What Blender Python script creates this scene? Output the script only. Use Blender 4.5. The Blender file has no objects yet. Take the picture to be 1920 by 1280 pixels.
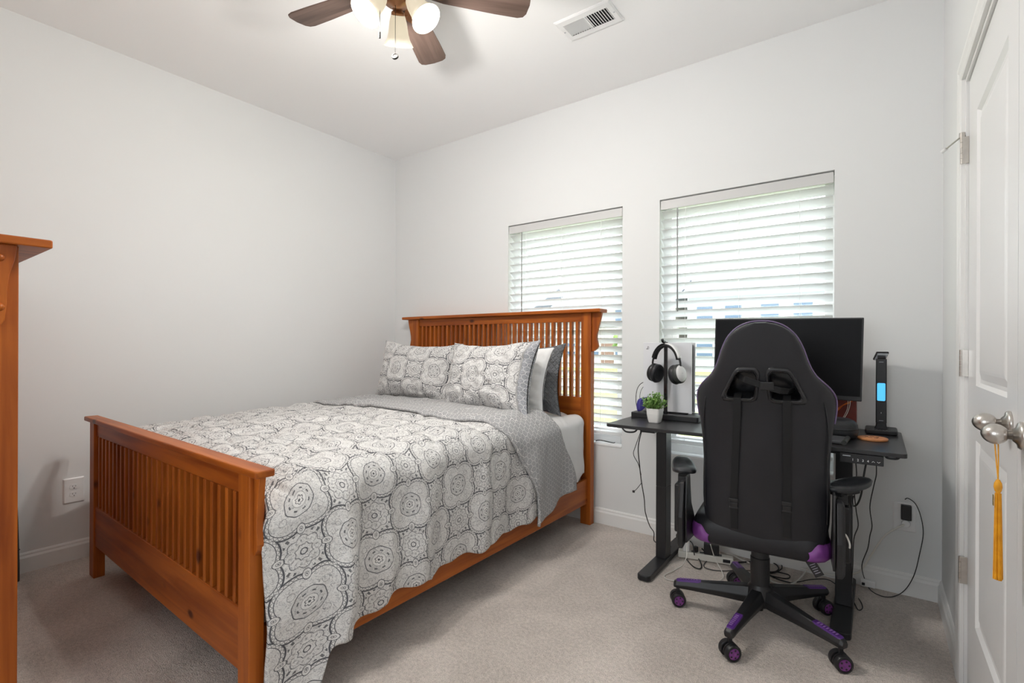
import bpy, bmesh, math, random
from math import sin, cos, pi, radians as R, sqrt, atan2, exp
from mathutils import Vector, Matrix, noise
random.seed(7)
D = bpy.data
sc = bpy.context.scene
COL = sc.collection

# ------------------------------------------------------------------ camera
F, YAW, CY, ROL, CH = 931.96, .6327, 648.4, .004, 1.1257
cam = D.objects.new('camera', D.cameras.new('camera'))
COL.objects.link(cam)
cam.data.sensor_fit = 'HORIZONTAL'
cam.data.sensor_width = 36
cam.data.lens = F / 1920 * 36
cam.data.shift_y = (CY - 640) / 1920
cam.data.clip_start = .05
cam.data.clip_end = 300
cam.matrix_world = (Matrix.Translation((0, 0, CH)) @ Matrix.Rotation(YAW, 4, 'Z')
                    @ Matrix.Rotation(R(90), 4, 'X') @ Matrix.Rotation(ROL, 4, 'Z'))
sc.camera = cam

# ------------------------------------------------------------------ view, world, sun, lights
sc.view_settings.view_transform = 'Standard'
sc.view_settings.look = 'None'
sc.view_settings.gamma = 1
sc.view_settings.use_curve_mapping = False
sc.view_settings.exposure = 0.22
sc.cycles.max_bounces = 12
sc.cycles.diffuse_bounces = 8
sc.cycles.transparent_max_bounces = 16
sc.cycles.sample_clamp_indirect = 6
w = D.worlds.new('sky'); sc.world = w; w.use_nodes = True
bg = w.node_tree.nodes['Background']
bg.inputs[0].default_value = (.86, .93, 1, 1)
bg.inputs[1].default_value = 5.5


def light(name, kind, loc, energy, rot=(0, 0, 0), color=(1, 1, 1), parent=None, **kw):
    l = D.lights.new(name, kind)
    l.energy = energy
    l.color = color
    for k, v in kw.items():
        setattr(l, k, v)
    o = D.objects.new(name, l)
    COL.objects.link(o)
    o.location = loc
    o.rotation_euler = rot
    if parent:
        o.parent = parent
    return o


light('sun', 'SUN', (0, -5, 8), 3.5, (R(38), 0, R(-20)), (1, .96, .9), angle=R(1))
FILL_LIGHT = light('fill_light', 'AREA', (-.75, -1.3, 1.45), 19, (R(104), 0, 0), (.90, .955, 1), shape='RECTANGLE', size=1.5, size_y=1.0)  # added fill behind the camera, aimed slightly up; not a lamp of the house

# ------------------------------------------------------------------ helpers
ux_, uz_ = None, None


def ray(px, py):
    f = Vector((-sin(YAW), cos(YAW), 0)); r = Vector((cos(YAW), sin(YAW), 0)); u = Vector((0, 0, 1))
    r2 = r * cos(ROL) + u * sin(ROL); u2 = u * cos(ROL) - r * sin(ROL)
    return f + r2 * ((px - 960) / F) + u2 * ((CY - py) / F)


def at(px, py, X=None, Y=None, Z=None):
    """the point of the room seen at a pixel, on a plane of the room"""
    d = ray(px, py)
    t = X / d.x if X is not None else (Y / d.y if Y is not None else (Z - CH) / d.z)
    return Vector((0, 0, CH)) + d * t


def world_of(o):
    if o.parent:
        return world_of(o.parent) @ o.matrix_parent_inverse @ o.matrix_basis
    return o.matrix_basis.copy()


def tag(o, label=None, cat=None, group=None, kind=None):
    if label: o['label'] = label
    if cat: o['category'] = cat
    if group: o['group'] = group
    if kind: o['kind'] = kind
    return o


def empty(name, loc, label, cat, rz=0, group=None):
    o = D.objects.new(name, None)
    COL.objects.link(o)
    o.location = loc
    o.rotation_euler.z = rz
    o.empty_display_size = .05
    return tag(o, label, cat, group)


class MB:
    def __init__(s):
        s.v = []; s.f = []; s.uv = {}; s.mi = {}; s.m = 0

    def add(s, vs, fs, M=None, uvs=None):
        b = len(s.v)
        for i, p in enumerate(vs):
            p = Vector(p)
            s.v.append(M @ p if M is not None else p)
            if uvs: s.uv[b + i] = uvs[i]
        for f in fs:
            if s.m: s.mi[len(s.f)] = s.m
            s.f.append([b + i for i in f])
        return s

    def box(s, lo, hi, M=None):
        (a, b, c), (d, e, f) = lo, hi
        vs = [(a, b, c), (d, b, c), (d, e, c), (a, e, c), (a, b, f), (d, b, f), (d, e, f), (a, e, f)]
        fs = [(3, 2, 1, 0), (4, 5, 6, 7), (0, 1, 5, 4), (1, 2, 6, 5), (2, 3, 7, 6), (3, 0, 4, 7)]
        return s.add(vs, fs, M)

    def cbox(s, c, d, M=None):
        return s.box([c[i] - d[i] / 2 for i in range(3)], [c[i] + d[i] / 2 for i in range(3)], M)

    def loops(s, rings, cap=True, M=None, close=True, uvs=None):
        n = len(rings[0]); vs = [p for r in rings for p in r]; fs = []
        for i in range(len(rings) - 1):
            for j in range(n if close else n - 1):
                k = (j + 1) % n
                fs.append((i * n + j, i * n + k, (i + 1) * n + k, (i + 1) * n + j))
        if cap:
            fs.append(tuple(range(n))[::-1]); fs.append(tuple((len(rings) - 1) * n + j for j in range(n)))
        return s.add(vs, fs, M, uvs)

    def prism(s, poly, z0, z1, M=None):
        return s.loops([[(x, y, z0) for x, y in poly], [(x, y, z1) for x, y in poly]], True, M)

    def lathe(s, prof, n=24, M=None, cap=True):
        return s.loops([[(r * cos(2 * pi * j / n), r * sin(2 * pi * j / n), z) for j in range(n)] for r, z in prof], cap, M)

    def cyl(s, p, q, r, n=16, r2=None):
        p = Vector(p); q = Vector(q); d = q - p
        M = Matrix.Translation(p) @ d.to_track_quat('Z', 'Y').to_matrix().to_4x4()
        return s.lathe([(r, 0), (r if r2 is None else r2, d.length)], n, M)

    def tube(s, pts, r, n=8, smooth=6, closed=False):
        P = [Vector(p) for p in pts]
        if smooth > 1 and len(P) > 2:
            Q = []
            m = len(P)
            rng = range(m) if closed else range(m - 1)
            for i in rng:
                if closed: a, b, c, d = P[i - 1], P[i], P[(i + 1) % m], P[(i + 2) % m]
                else: a, b, c, d = P[max(i - 1, 0)], P[i], P[i + 1], P[min(i + 2, m - 1)]
                for k in range(smooth):
                    t = k / smooth
                    Q.append(.5 * ((2 * b) + (c - a) * t + (2 * a - 5 * b + 4 * c - d) * t * t + (3 * b - a - 3 * c + d) * t ** 3))
            if not closed: Q.append(P[-1])
            P = Q
        rings = []
        up = None
        m = len(P)
        for i in range(m):
            if closed: t = (P[(i + 1) % m] - P[i - 1])
            else: t = (P[min(i + 1, m - 1)] - P[max(i - 1, 0)])
            t.normalize()
            if up is None:
                up = Vector((0, 0, 1)) if abs(t.z) < .9 else Vector((1, 0, 0))
            x = t.cross(up).normalized(); up = x.cross(t).normalized()
            rr = r(i / (m - 1)) if callable(r) else r
            rings.append([P[i] + x * rr * cos(2 * pi * j / n) + up * rr * sin(2 * pi * j / n) for j in range(n)])
        if closed: rings.append(rings[0])
        return s.loops(rings, not closed)

    def grid(s, fn, nu, nv, uvf=None):
        vs = []; uvs = []
        for i in range(nu + 1):
            for j in range(nv + 1):
                vs.append(fn(i / nu, j / nv))
                if uvf: uvs.append(uvf(i / nu, j / nv))
        fs = [(i * (nv + 1) + j, (i + 1) * (nv + 1) + j, (i + 1) * (nv + 1) + j + 1, i * (nv + 1) + j + 1)
              for i in range(nu) for j in range(nv)]
        return s.add(vs, fs, None, uvs or None)

    def build(s, name, mat, parent=None, world=False, smooth=False, bevel=0, seg=2, base=False, fix=True, sub=0, solid=0):
        mats = mat if isinstance(mat, (list, tuple)) else [mat]
        V = [Vector(v) for v in s.v]
        lo = Vector([min(v[i] for v in V) for i in range(3)]); hi = Vector([max(v[i] for v in V) for i in range(3)])
        c = (lo + hi) / 2
        if base or not parent: c.z = lo.z
        me = D.meshes.new(name)
        me.from_pydata([v - c for v in V], [], s.f)
        for m in mats: me.materials.append(m)
        for i, k in s.mi.items(): me.polygons[i].material_index = k
        if s.uv:
            ul = me.uv_layers.new(name='UVMap')
            for lp in me.loops:
                ul.data[lp.index].uv = s.uv.get(lp.vertex_index, (0, 0))
        if fix:
            bm = bmesh.new(); bm.from_mesh(me); bmesh.ops.recalc_face_normals(bm, faces=bm.faces); bm.to_mesh(me); bm.free()
        if smooth:
            for p in me.polygons: p.use_smooth = True
        me.update()
        o = D.objects.new(name, me); COL.objects.link(o)
        if parent:
            o.parent = parent
            if world: o.matrix_parent_inverse = world_of(parent).inverted()
        o.location = c
        if solid:
            m = o.modifiers.new('solid', 'SOLIDIFY'); m.thickness = solid; m.offset = -1
        if bevel:
            m = o.modifiers.new('bevel', 'BEVEL'); m.width = bevel; m.segments = seg; m.limit_method = 'ANGLE'; m.angle_limit = R(35)
            m.harden_normals = False
        if sub:
            m = o.modifiers.new('sub', 'SUBSURF'); m.levels = sub; m.render_levels = sub
        return o


def box(name, lo, hi, mat, parent=None, world=True, bevel=.002, **kw):
    return MB().box(lo, hi).build(name, mat, parent, world, bevel=bevel, **kw)


def shade_auto(o, ang=40):
    for p in o.data.polygons: p.use_smooth = True
    bm = bmesh.new(); bm.from_mesh(o.data)
    for e in bm.edges:
        if len(e.link_faces) == 2 and e.calc_face_angle(0) > R(ang): e.smooth = False
    bm.to_mesh(o.data); bm.free()
    return o


def boolean(o, cutters, op='DIFFERENCE'):
    for c in cutters:
        m = o.modifiers.new('b', 'BOOLEAN'); m.object = c; m.operation = op; m.solver = 'EXACT'
    bpy.context.view_layer.update()
    dg = bpy.context.evaluated_depsgraph_get()
    me = D.meshes.new_from_object(o.evaluated_get(dg))
    o.modifiers.clear(); o.data = me
    for c in cutters: D.objects.remove(c)


def rrect(w, h, r, n=5, cx=0, cy=0):
    pts = []
    for (sx, sy, a0) in ((1, 1, 0), (-1, 1, 90), (-1, -1, 180), (1, -1, 270)):
        for k in range(n + 1):
            a = R(a0 + 90 * k / n)
            pts.append((cx + sx * (w / 2 - r) + r * cos(a), cy + sy * (h / 2 - r) + r * sin(a)))
    return pts


def nz(x, y, z=0, s=1):
    return noise.noise(Vector((x * s, y * s, z * s)))


def sm(a, b, x):
    t = min(1, max(0, (x - a) / (b - a))); return t * t * (3 - 2 * t)


def text_mesh(txt, size, depth, M):
    cu = D.curves.new('txt', 'FONT'); cu.body = txt; cu.size = size; cu.extrude = depth; cu.align_x = 'CENTER'; cu.align_y = 'CENTER'
    o = D.objects.new('txt', cu); COL.objects.link(o)
    bpy.context.view_layer.update()
    me = D.meshes.new_from_object(o.evaluated_get(bpy.context.evaluated_depsgraph_get()))
    mb = MB(); mb.add([v.co[:] for v in me.vertices], [tuple(p.vertices) for p in me.polygons], M)
    D.objects.remove(o)
    return mb


# ------------------------------------------------------------------ materials
class E:
    """small expression helper over shader math nodes"""
    def __init__(s, nt, x): s.nt = nt; s.x = x

    def op(s, o, *a, clamp=False):
        n = s.nt.nodes.new('ShaderNodeMath'); n.operation = o; n.use_clamp = clamp
        for i, v in enumerate((s,) + a):
            v = v.x if isinstance(v, E) else v
            if isinstance(v, (int, float)): n.inputs[i].default_value = v
            else: s.nt.links.new(v, n.inputs[i])
        return E(s.nt, n.outputs[0])
    def __add__(s, o): return s.op('ADD', o)
    def __sub__(s, o): return s.op('SUBTRACT', o)
    def __mul__(s, o): return s.op('MULTIPLY', o)
    def __truediv__(s, o): return s.op('DIVIDE', o)
    def frac(s): return s.op('FRACT')
    def abs(s): return s.op('ABSOLUTE')
    def sin(s): return s.op('SINE')
    def cos(s): return s.op('COSINE')
    def mn(s, o): return s.op('MINIMUM', o)
    def mx(s, o): return s.op('MAXIMUM', o)
    def lt(s, o): return s.op('LESS_THAN', o)
    def gt(s, o): return s.op('GREATER_THAN', o)
    def ss(s, a, b):
        n = s.nt.nodes.new('ShaderNodeMapRange'); n.interpolation_type = 'SMOOTHSTEP'
        s.nt.links.new(s.x, n.inputs[0])
        n.inputs[1].default_value = a; n.inputs[2].default_value = b
        return E(s.nt, n.outputs[0])
    def line(s, r0, w): return (s - r0).abs().ss(w * 1.3, w * .5)   # 1 on the line


def hyp(a, b): return (a * a + b * b).op('SQRT')


def mat(name, col, rough=.5, metal=0, spec=.5, **kw):
    m = D.materials.new(name); m.use_nodes = True
    b = m.node_tree.nodes['Principled BSDF']
    b.inputs['Base Color'].default_value = (*col, 1)
    b.inputs['Roughness'].default_value = rough
    b.inputs['Metallic'].default_value = metal
    b.inputs['Specular IOR Level'].default_value = spec
    for k, v in kw.items():
        b.inputs[k.replace('_', ' ')].default_value = v
    return m


def node(m, t, **kw):
    n = m.node_tree.nodes.new(t)
    for k, v in kw.items(): setattr(n, k, v)
    return n


def noisy(name, col, col2=None, scale=8, rough=.6, bump=0, bscale=200, bdist=.001, detail=3, **kw):
    m = mat(name, col, rough, **kw)
    nt = m.node_tree; b = nt.nodes['Principled BSDF']
    tc = node(m, 'ShaderNodeTexCoord')
    if col2:
        n = node(m, 'ShaderNodeTexNoise'); n.inputs['Scale'].default_value = scale; n.inputs['Detail'].default_value = detail
        nt.links.new(tc.outputs['Object'], n.inputs['Vector'])
        r = node(m, 'ShaderNodeValToRGB')
        r.color_ramp.elements[0].color = (*col, 1); r.color_ramp.elements[1].color = (*col2, 1)
        r.color_ramp.elements[0].position = .35; r.color_ramp.elements[1].position = .65
        nt.links.new(n.outputs[0], r.inputs[0]); nt.links.new(r.outputs[0], b.inputs['Base Color'])
    if bump:
        n2 = node(m, 'ShaderNodeTexNoise'); n2.inputs['Scale'].default_value = bscale; n2.inputs['Detail'].default_value = 4
        nt.links.new(tc.outputs['Object'], n2.inputs['Vector'])
        bp = node(m, 'ShaderNodeBump'); bp.inputs['Strength'].default_value = bump; bp.inputs['Distance'].default_value = bdist
        nt.links.new(n2.outputs[0], bp.inputs['Height']); nt.links.new(bp.outputs[0], b.inputs['Normal'])
    return m


def wood(name, axis, c1, c2, rough=.4, knots=True, knotcol=(.09, .022, .008), rot=0):
    m = mat(name, c1, rough, spec=.3)
    nt = m.node_tree; b = nt.nodes['Principled BSDF']
    g = node(m, 'ShaderNodeNewGeometry'); mp = node(m, 'ShaderNodeMapping')
    pos = g.outputs['Position']
    if rot:
        mr = node(m, 'ShaderNodeMapping'); mr.inputs['Rotation'].default_value = (0, 0, -rot); nt.links.new(pos, mr.inputs['Vector']); pos = mr.outputs[0]
    sc_ = [26, 26, 26]; sc_['xyz'.index(axis)] = 1.6
    mp.inputs['Scale'].default_value = sc_
    nt.links.new(pos, mp.inputs['Vector'])
    n = node(m, 'ShaderNodeTexNoise'); n.inputs['Scale'].default_value = 1; n.inputs['Detail'].default_value = 6; n.inputs['Distortion'].default_value = .6
    nt.links.new(mp.outputs[0], n.inputs['Vector'])
    r = node(m, 'ShaderNodeValToRGB')
    r.color_ramp.elements[0].color = (*c2, 1); r.color_ramp.elements[1].color = (*c1, 1)
    r.color_ramp.elements[0].position = .32; r.color_ramp.elements[1].position = .62
    nt.links.new(n.outputs[0], r.inputs[0])
    out = r.outputs[0]
    if knots:
        mp2 = node(m, 'ShaderNodeMapping'); s2 = [6.5, 6.5, 6.5]; s2['xyz'.index(axis)] = 3.6
        mp2.inputs['Scale'].default_value = s2
        nt.links.new(g.outputs['Position'], mp2.inputs['Vector'])
        v = node(m, 'ShaderNodeTexVoronoi'); v.inputs['Scale'].default_value = 1.0; v.inputs['Randomness'].default_value = 1
        nt.links.new(mp2.outputs[0], v.inputs['Vector'])
        k = E(nt, v.outputs['Distance']).ss(.13, .05)
        mx = node(m, 'ShaderNodeMix', data_type='RGBA')
        nt.links.new(k.x, mx.inputs['Factor']); nt.links.new(out, mx.inputs[6]); mx.inputs[7].default_value = (*knotcol, 1)
        out = mx.outputs[2]
    nt.links.new(out, b.inputs['Base Color'])
    return m


W1, W2 = (.43, .115, .014), (.24, .050, .006)
WX, WY, WZ = [wood('pine_stained_' + a, a, W1, W2) for a in 'xyz']
FANE = mat('fan_edge', (.10, .06, .045), .5)
M_wall = noisy('wall_paint', (.755, .765, .765), None, rough=.85, bump=.15, bscale=240, bdist=.0006)
M_ceil = noisy('ceiling_paint', (.93, .93, .93), None, rough=.9, bump=.1, bscale=200, bdist=.0006)
M_trim = mat('white_trim_paint', (.80, .80, .79), .35)
M_door = mat('white_door_paint', (.80, .80, .80), .3)
M_vinyl = mat('white_vinyl', (.85, .85, .85), .35)
M_nickel = noisy('brushed_nickel', (.60, .57, .53), (.52, .49, .46), 30, .28, metal=1)
M_black = mat('black_plastic', (.012, .012, .014), .42)
M_gloss = mat('black_gloss', (.008, .008, .01), .08)
M_metal = mat('black_powder_coat', (.014, .014, .016), .36)
M_desk = noisy('black_desk_laminate', (.016, .016, .018), (.022, .022, .024), 40, .33, bump=.1, bscale=400, bdist=.0004)
M_leather = noisy('black_leather', (.014, .014, .017), (.018, .018, .022), 6, .45, bump=.25, bscale=420, bdist=.0006, spec=.38)
M_fabricblk = noisy('black_webbing', (.007, .007, .008), None, rough=.8, bump=.4, bscale=900, bdist=.0006)
M_purple = noisy('purple_leather', (.19, .045, .25), (.22, .055, .28), 20, .42)
M_purple2 = mat('purple_plastic', (.085, .024, .19), .35)
M_wheelp = mat('purple_wheel_disc', (.17, .035, .20), .4)
M_lilac = mat('pale_purple_piping', (.17, .12, .23), .45)
M_white = mat('white_plastic', (.80, .80, .80), .3)
M_console = mat('white_matte_shell', (.72, .73, .76), .38)
M_cord = mat('black_cord', (.012, .012, .012), .5)
M_cordw = mat('white_cord', (.75, .73, .68), .5)
M_screen = mat('dark_screen', (.004, .004, .005), .38, spec=.12)
M_silver = mat('silver_plastic', (.45, .47, .50), .3, .5)
M_mark = mat('grey_print', (.35, .33, .40), .5)
M_printw = mat('white_print', (.8, .8, .8), .5)
M_sheet = noisy('white_cotton', (.80, .80, .80), None, rough=.85, bump=.1, bscale=600, bdist=.0005)
M_matt = mat('dark_mattress', (.03, .032, .04), .8)
M_dark = mat('vent_dark', (.02, .02, .022), .9)


def carpet():
    m = mat('beige_carpet', (.4, .36, .33), .95, spec=.1)
    nt = m.node_tree; b = nt.nodes['Principled BSDF']
    g = node(m, 'ShaderNodeNewGeometry')
    def ns(s, d=3, dist=0):
        n = node(m, 'ShaderNodeTexNoise'); n.inputs['Scale'].default_value = s; n.inputs['Detail'].default_value = d; n.inputs['Distortion'].default_value = dist
        nt.links.new(g.outputs['Position'], n.inputs['Vector']); return E(nt, n.outputs[0])
    big = ns(2.3, 4, .4).ss(.35, .68); mid = ns(70, 3).ss(.3, .7); fine = ns(260, 3).ss(.3, .72)
    f = big * .34 + mid * .24 + fine * .42
    r = node(m, 'ShaderNodeValToRGB')
    r.color_ramp.elements[0].color = (.48, .42, .375, 1); r.color_ramp.elements[1].color = (.98, .88, .81, 1)
    r.color_ramp.elements[0].position = .05; r.color_ramp.elements[1].position = .95
    nt.links.new(f.x, r.inputs[0]); nt.links.new(r.outputs[0], b.inputs['Base Color'])
    h = fine * .6 + mid * .6
    bp = node(m, 'ShaderNodeBump'); bp.inputs['Strength'].default_value = .9; bp.inputs['Distance'].default_value = .006
    nt.links.new(h.x, bp.inputs['Height']); nt.links.new(bp.outputs[0], b.inputs['Normal'])
    b.inputs['Sheen Weight'].default_value = .2
    return m


M_carpet = carpet()


def uv_axes(m):
    nt = m.node_tree
    t = node(m, 'ShaderNodeTexCoord'); s = node(m, 'ShaderNodeSeparateXYZ')
    nt.links.new(t.outputs['UV'], s.inputs[0])
    return t.outputs['UV'], E(nt, s.outputs[0]), E(nt, s.outputs[1])


def cuff_pattern(nt, u, v):
    """grey ground with a white lattice of rings; returns 0..1, 1 = white line"""
    A, B = .027, .0468
    def cell(a, b):
        x = ((u / A + a).frac() - .5) * A; y = ((v / B + b).frac() - .5) * B
        return hyp(x, y)
    d = cell(0, 0).mn(cell(.5, .5))
    return d.line(.0131, .0009).mx(d.line(.0080, .0006) * .8).mx(d.line(.0030, .0008) * .7)


def damask():
    m = mat('medallion_print_cotton', (.8, .8, .8), .85, spec=.2)
    nt = m.node_tree; b = nt.nodes['Principled BSDF']
    uv, u, v = uv_axes(m)
    A, B = .365, .35
    def cell(a, b_):
        x = ((u / A + a).frac() - .5) * A; y = ((v / B + b_).frac() - .5) * B
        return x, y, hyp(x, y)
    x1, y1, d1 = cell(0, 0); x2, y2, d2 = cell(.5, .5)
    w = d1.lt(d2)
    def mixe(a, c, f): return c + (a - c) * f
    x, y = mixe(x1, x2, w), mixe(y1, y2, w); r = d1.mn(d2)
    th = y.op('ARCTAN2', x)
    ax, ay = x.abs(), y.abs()
    du = hyp(ax - .040, ay - .040)         # four overlapping round lobes
    pl = (ay - .040).op('ARCTAN2', ax - .040)
    bd = hyp(ax - .101, y * 1.45).mn(hyp(x * 1.45, ay - .101))
    scal = (pl * 13).sin().abs() * .0085 + .0605
    big = du.line(.0725, .0031).mx(du.line(.0590, .0014)).mx((du - scal).line(0, .0019) * .8)
    big = big * (r.gt(.075)) * bd.gt(.0185)
    bud = bd.line(.0185, .0015).mx(bd.line(.0075, .0013) * .8).mx(bd.lt(.003))
    ri = r * ((th * 8).sin() * .022 + 1)
    inner = ri.line(.0520, .0016)
    pet = r - ((th * 3).cos().abs() * .0050 + .0095)
    flower = pet.line(0, .0016).mx(r.lt(.0042)).mx(r.line(.0245, .0009) * .7)
    cres = ((r - .0335 - (th * 4).sin().abs() * .003).abs().lt(.0026) * (th * 4).sin().abs().gt(.80)) * .9
    ring2 = (hyp(ax - .052, ay - .052) - .012 - (th * 12).sin() * .001).line(0, .0010) * .6
    greyfill = (r.lt(.052) * r.gt(.0245)) * .16
    # small eight-point stars between the medallions
    x3, y3, d3 = cell(.5, 0); x4, y4, d4 = cell(0, .5)
    w3 = d3.lt(d4); x5, y5 = mixe(x3, x4, w3), mixe(y3, y4, w3); r5 = d3.mn(d4); t5 = y5.op('ARCTAN2', x5)
    s8 = (t5 * 4).cos().abs()
    star = (r5 * (s8 * -.20 + 1.1)).line(.052, .0016) * .8
    star = star.mx((r5 * (s8 * .2 + .9)).line(.026, .0015) * .85).mx(r5.line(.010, .002)).mx((r5.line(.040, .005) * (t5 * 16).sin().gt(.6)) * .45)
    out = du.gt(.078) * r.gt(.06)
    leaves = (r5 - .071).abs().lt(.0065) * (t5 * 22).sin().gt(.25) * (t5 * 2).sin().abs().gt(.55) * .85
    # fine filler doodles
    def vor(s):
        n = node(m, 'ShaderNodeTexVoronoi', feature='DISTANCE_TO_EDGE'); n.inputs['Scale'].default_value = s
        nt.links.new(uv, n.inputs['Vector']); return E(nt, n.outputs['Distance'])
    def doodle(sc_, lv, w_, dist):
        nn = node(m, 'ShaderNodeTexNoise'); nn.inputs['Scale'].default_value = sc_; nn.inputs['Detail'].default_value = 1; nn.inputs['Distortion'].default_value = dist
        nt.links.new(uv, nn.inputs['Vector'])
        return (E(nt, nn.outputs[0]) * lv).frac().line(.5, w_)
    fill = (doodle(34, 6, .075, 1.4) * .62).mx(doodle(64, 4, .10, .6) * .42) + vor(85).ss(.10, .03) * .12
    band = (du - .066).abs().lt(.0065) * r.gt(.075)
    fill = fill * (band * -.85 + 1) * (r.lt(.024) * -.8 + 1)
    fill = fill.mx(greyfill)
    dark = big.mx(inner).mx(flower).mx(cres).mx(ring2).mx(bud).mx(star * out).mx(leaves * out)
    r1 = node(m, 'ShaderNodeMix', data_type='RGBA'); r2 = node(m, 'ShaderNodeMix', data_type='RGBA')
    nt.links.new(fill.x, r1.inputs['Factor']); r1.inputs[6].default_value = (.72, .71, .695, 1); r1.inputs[7].default_value = (.20, .20, .215, 1)
    nt.links.new((dark * .93).x, r2.inputs['Factor']); nt.links.new(r1.outputs[2], r2.inputs[6]); r2.inputs[7].default_value = (.045, .048, .060, 1)
    # grey lattice strip (negative u marks it)
    cu = cuff_pattern(nt, u, v)
    rc = node(m, 'ShaderNodeMix', data_type='RGBA')
    nt.links.new(cu.x, rc.inputs['Factor']); rc.inputs[6].default_value = (.27, .28, .31, 1); rc.inputs[7].default_value = (.74, .74, .74, 1)
    r3 = node(m, 'ShaderNodeMix', data_type='RGBA')
    nt.links.new(u.lt(-5).x, r3.inputs['Factor']); nt.links.new(r2.outputs[2], r3.inputs[6]); nt.links.new(rc.outputs[2], r3.inputs[7])
    nt.links.new(r3.outputs[2], b.inputs['Base Color'])
    nb = node(m, 'ShaderNodeTexNoise'); nb.inputs['Scale'].default_value = 34; nb.inputs['Detail'].default_value = 5
    nt.links.new(uv, nb.inputs['Vector'])
    bp = node(m, 'ShaderNodeBump'); bp.inputs['Strength'].default_value = .55; bp.inputs['Distance'].default_value = .012
    nt.links.new(nb.outputs[0], bp.inputs['Height']); nt.links.new(bp.outputs[0], b.inputs['Normal'])
    return m


M_damask = damask()


def cuffmat():
    m = mat('grey_lattice_cotton', (.4, .4, .4), .85, spec=.2)
    nt = m.node_tree; b = nt.nodes['Principled BSDF']
    uv, u, v = uv_axes(m)
    c = cuff_pattern(nt, u, v)
    rc = node(m, 'ShaderNodeMix', data_type='RGBA')
    nt.links.new(c.x, rc.inputs['Factor']); rc.inputs[6].default_value = (.29, .29, .30, 1); rc.inputs[7].default_value = (.70, .695, .68, 1)
    nt.links.new(rc.outputs[2], b.inputs['Base Color'])
    return m


M_cuff = cuffmat()


def quilt():
    m = mat('grey_quilted_cotton', (.155, .16, .17), .8, spec=.3)
    nt = m.node_tree; b = nt.nodes['Principled BSDF']
    uv, u, v = uv_axes(m)
    a = ((u + v) * 26).frac() - .5; c = ((u - v) * 26).frac() - .5
    h = (a.abs().mn(c.abs())).ss(0, .25)
    bp = node(m, 'ShaderNodeBump'); bp.inputs['Strength'].default_value = .8; bp.inputs['Distance'].default_value = .006
    nt.links.new(h.x, bp.inputs['Height']); nt.links.new(bp.outputs[0], b.inputs['Normal'])
    return m


M_quilt = quilt()


def slatmat():
    m = D.materials.new('white_blind_slat'); m.use_nodes = True
    nt = m.node_tree; nt.nodes.clear()
    o = node(m, 'ShaderNodeOutputMaterial'); d = node(m, 'ShaderNodeBsdfPrincipled'); t = node(m, 'ShaderNodeBsdfTranslucent'); x = node(m, 'ShaderNodeMixShader')
    d.inputs['Base Color'].default_value = (.86, .86, .85, 1); d.inputs['Roughness'].default_value = .45
    t.inputs[0].default_value = (.86, .86, .86, 1); x.inputs[0].default_value = .5
    nt.links.new(d.outputs[0], x.inputs[1]); nt.links.new(t.outputs[0], x.inputs[2]); nt.links.new(x.outputs[0], o.inputs[0])
    return m


M_slat = slatmat()


def glassmat():
    m = D.materials.new('window_glass'); m.use_nodes = True
    nt = m.node_tree; nt.nodes.clear()
    o = node(m, 'ShaderNodeOutputMaterial'); g = node(m, 'ShaderNodeBsdfGlossy'); t = node(m, 'ShaderNodeBsdfTransparent'); x = node(m, 'ShaderNodeMixShader')
    g.inputs['Roughness'].default_value = .02; t.inputs[0].default_value = (.96, .98, .97, 1); x.inputs[0].default_value = .05
    nt.links.new(t.outputs[0], x.inputs[1]); nt.links.new(g.outputs[0], x.inputs[2]); nt.links.new(x.outputs[0], o.inputs[0])
    return m


M_glass = glassmat()


def emis(name, col, st, base=(.8, .8, .8)):
    m = mat(name, base, .4)
    b = m.node_tree.nodes['Principled BSDF']
    b.inputs['Emission Color'].default_value = (*col, 1); b.inputs['Emission Strength'].default_value = st
    return m


# ------------------------------------------------------------------ room
XL, YB, XR, H, YF = -3.39, 2.896, .236, 2.74, -.35
WIN = [(-2.16, -1.275, .495, 1.997), (-1.04, -.168, .49, 1.995)]


def struct(name, mb, m, **kw):
    o = mb.build(name, m, **kw); o['kind'] = 'structure'; return o


fl = MB().box((XL - .15, -2.2, -.12), (XR + .15, YB + .16, 0)); struct('floor', fl, M_carpet)
ce = MB().box((XL - .15, -2.2, H), (XR + .15, YB + .16, H + .15)); struct('ceiling', ce, M_ceil)
struct('wall_left', MB().box((XL - .12, YF - .12, 0), (XL, YB + .16, H)), M_wall)
wb = MB()
x0 = XL
for (a, b, z0, z1) in WIN:
    wb.box((x0, YB, 0), (a, YB + .16, H)); wb.box((a, YB, 0), (b, YB + .16, z0)); wb.box((a, YB, z1), (b, YB + .16, H)); x0 = b
wb.box((x0, YB, 0), (XR, YB + .16, H))
struct('wall_back', wb, M_wall)
DY0, DY1, DG, DZ = .80, 2.205, 1.497, 2.0      # closet opening
wr = MB().box((XR, DY1 + .02, 0), (XR + .12, YB + .16, H)).box((XR, YF - .12, 0), (XR + .12, DY0 - .02, H)).box((XR, DY0 - .02, DZ + .02), (XR + .12, DY1 + .02, H))
struct('wall_right', wr, M_wall)
HX0, HX1 = -1.55, .12
wf = MB().box((XL, YF - .12, 0), (HX0, YF, H)).box((HX1, YF - .12, 0), (XR, YF, H)).box((HX0, YF - .12, 2.04), (HX1, YF, H))
struct('wall_front', wf, M_wall)
hl = MB().box((-2.3, -2.2, 0), (-2.2, YF - .12, H)).box((XR, -2.2, 0), (XR + .1, YF - .12, H)).box((-2.3, -2.3, 0), (XR + .1, -2.2, H))
struct('wall_hall', hl, M_wall)
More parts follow.
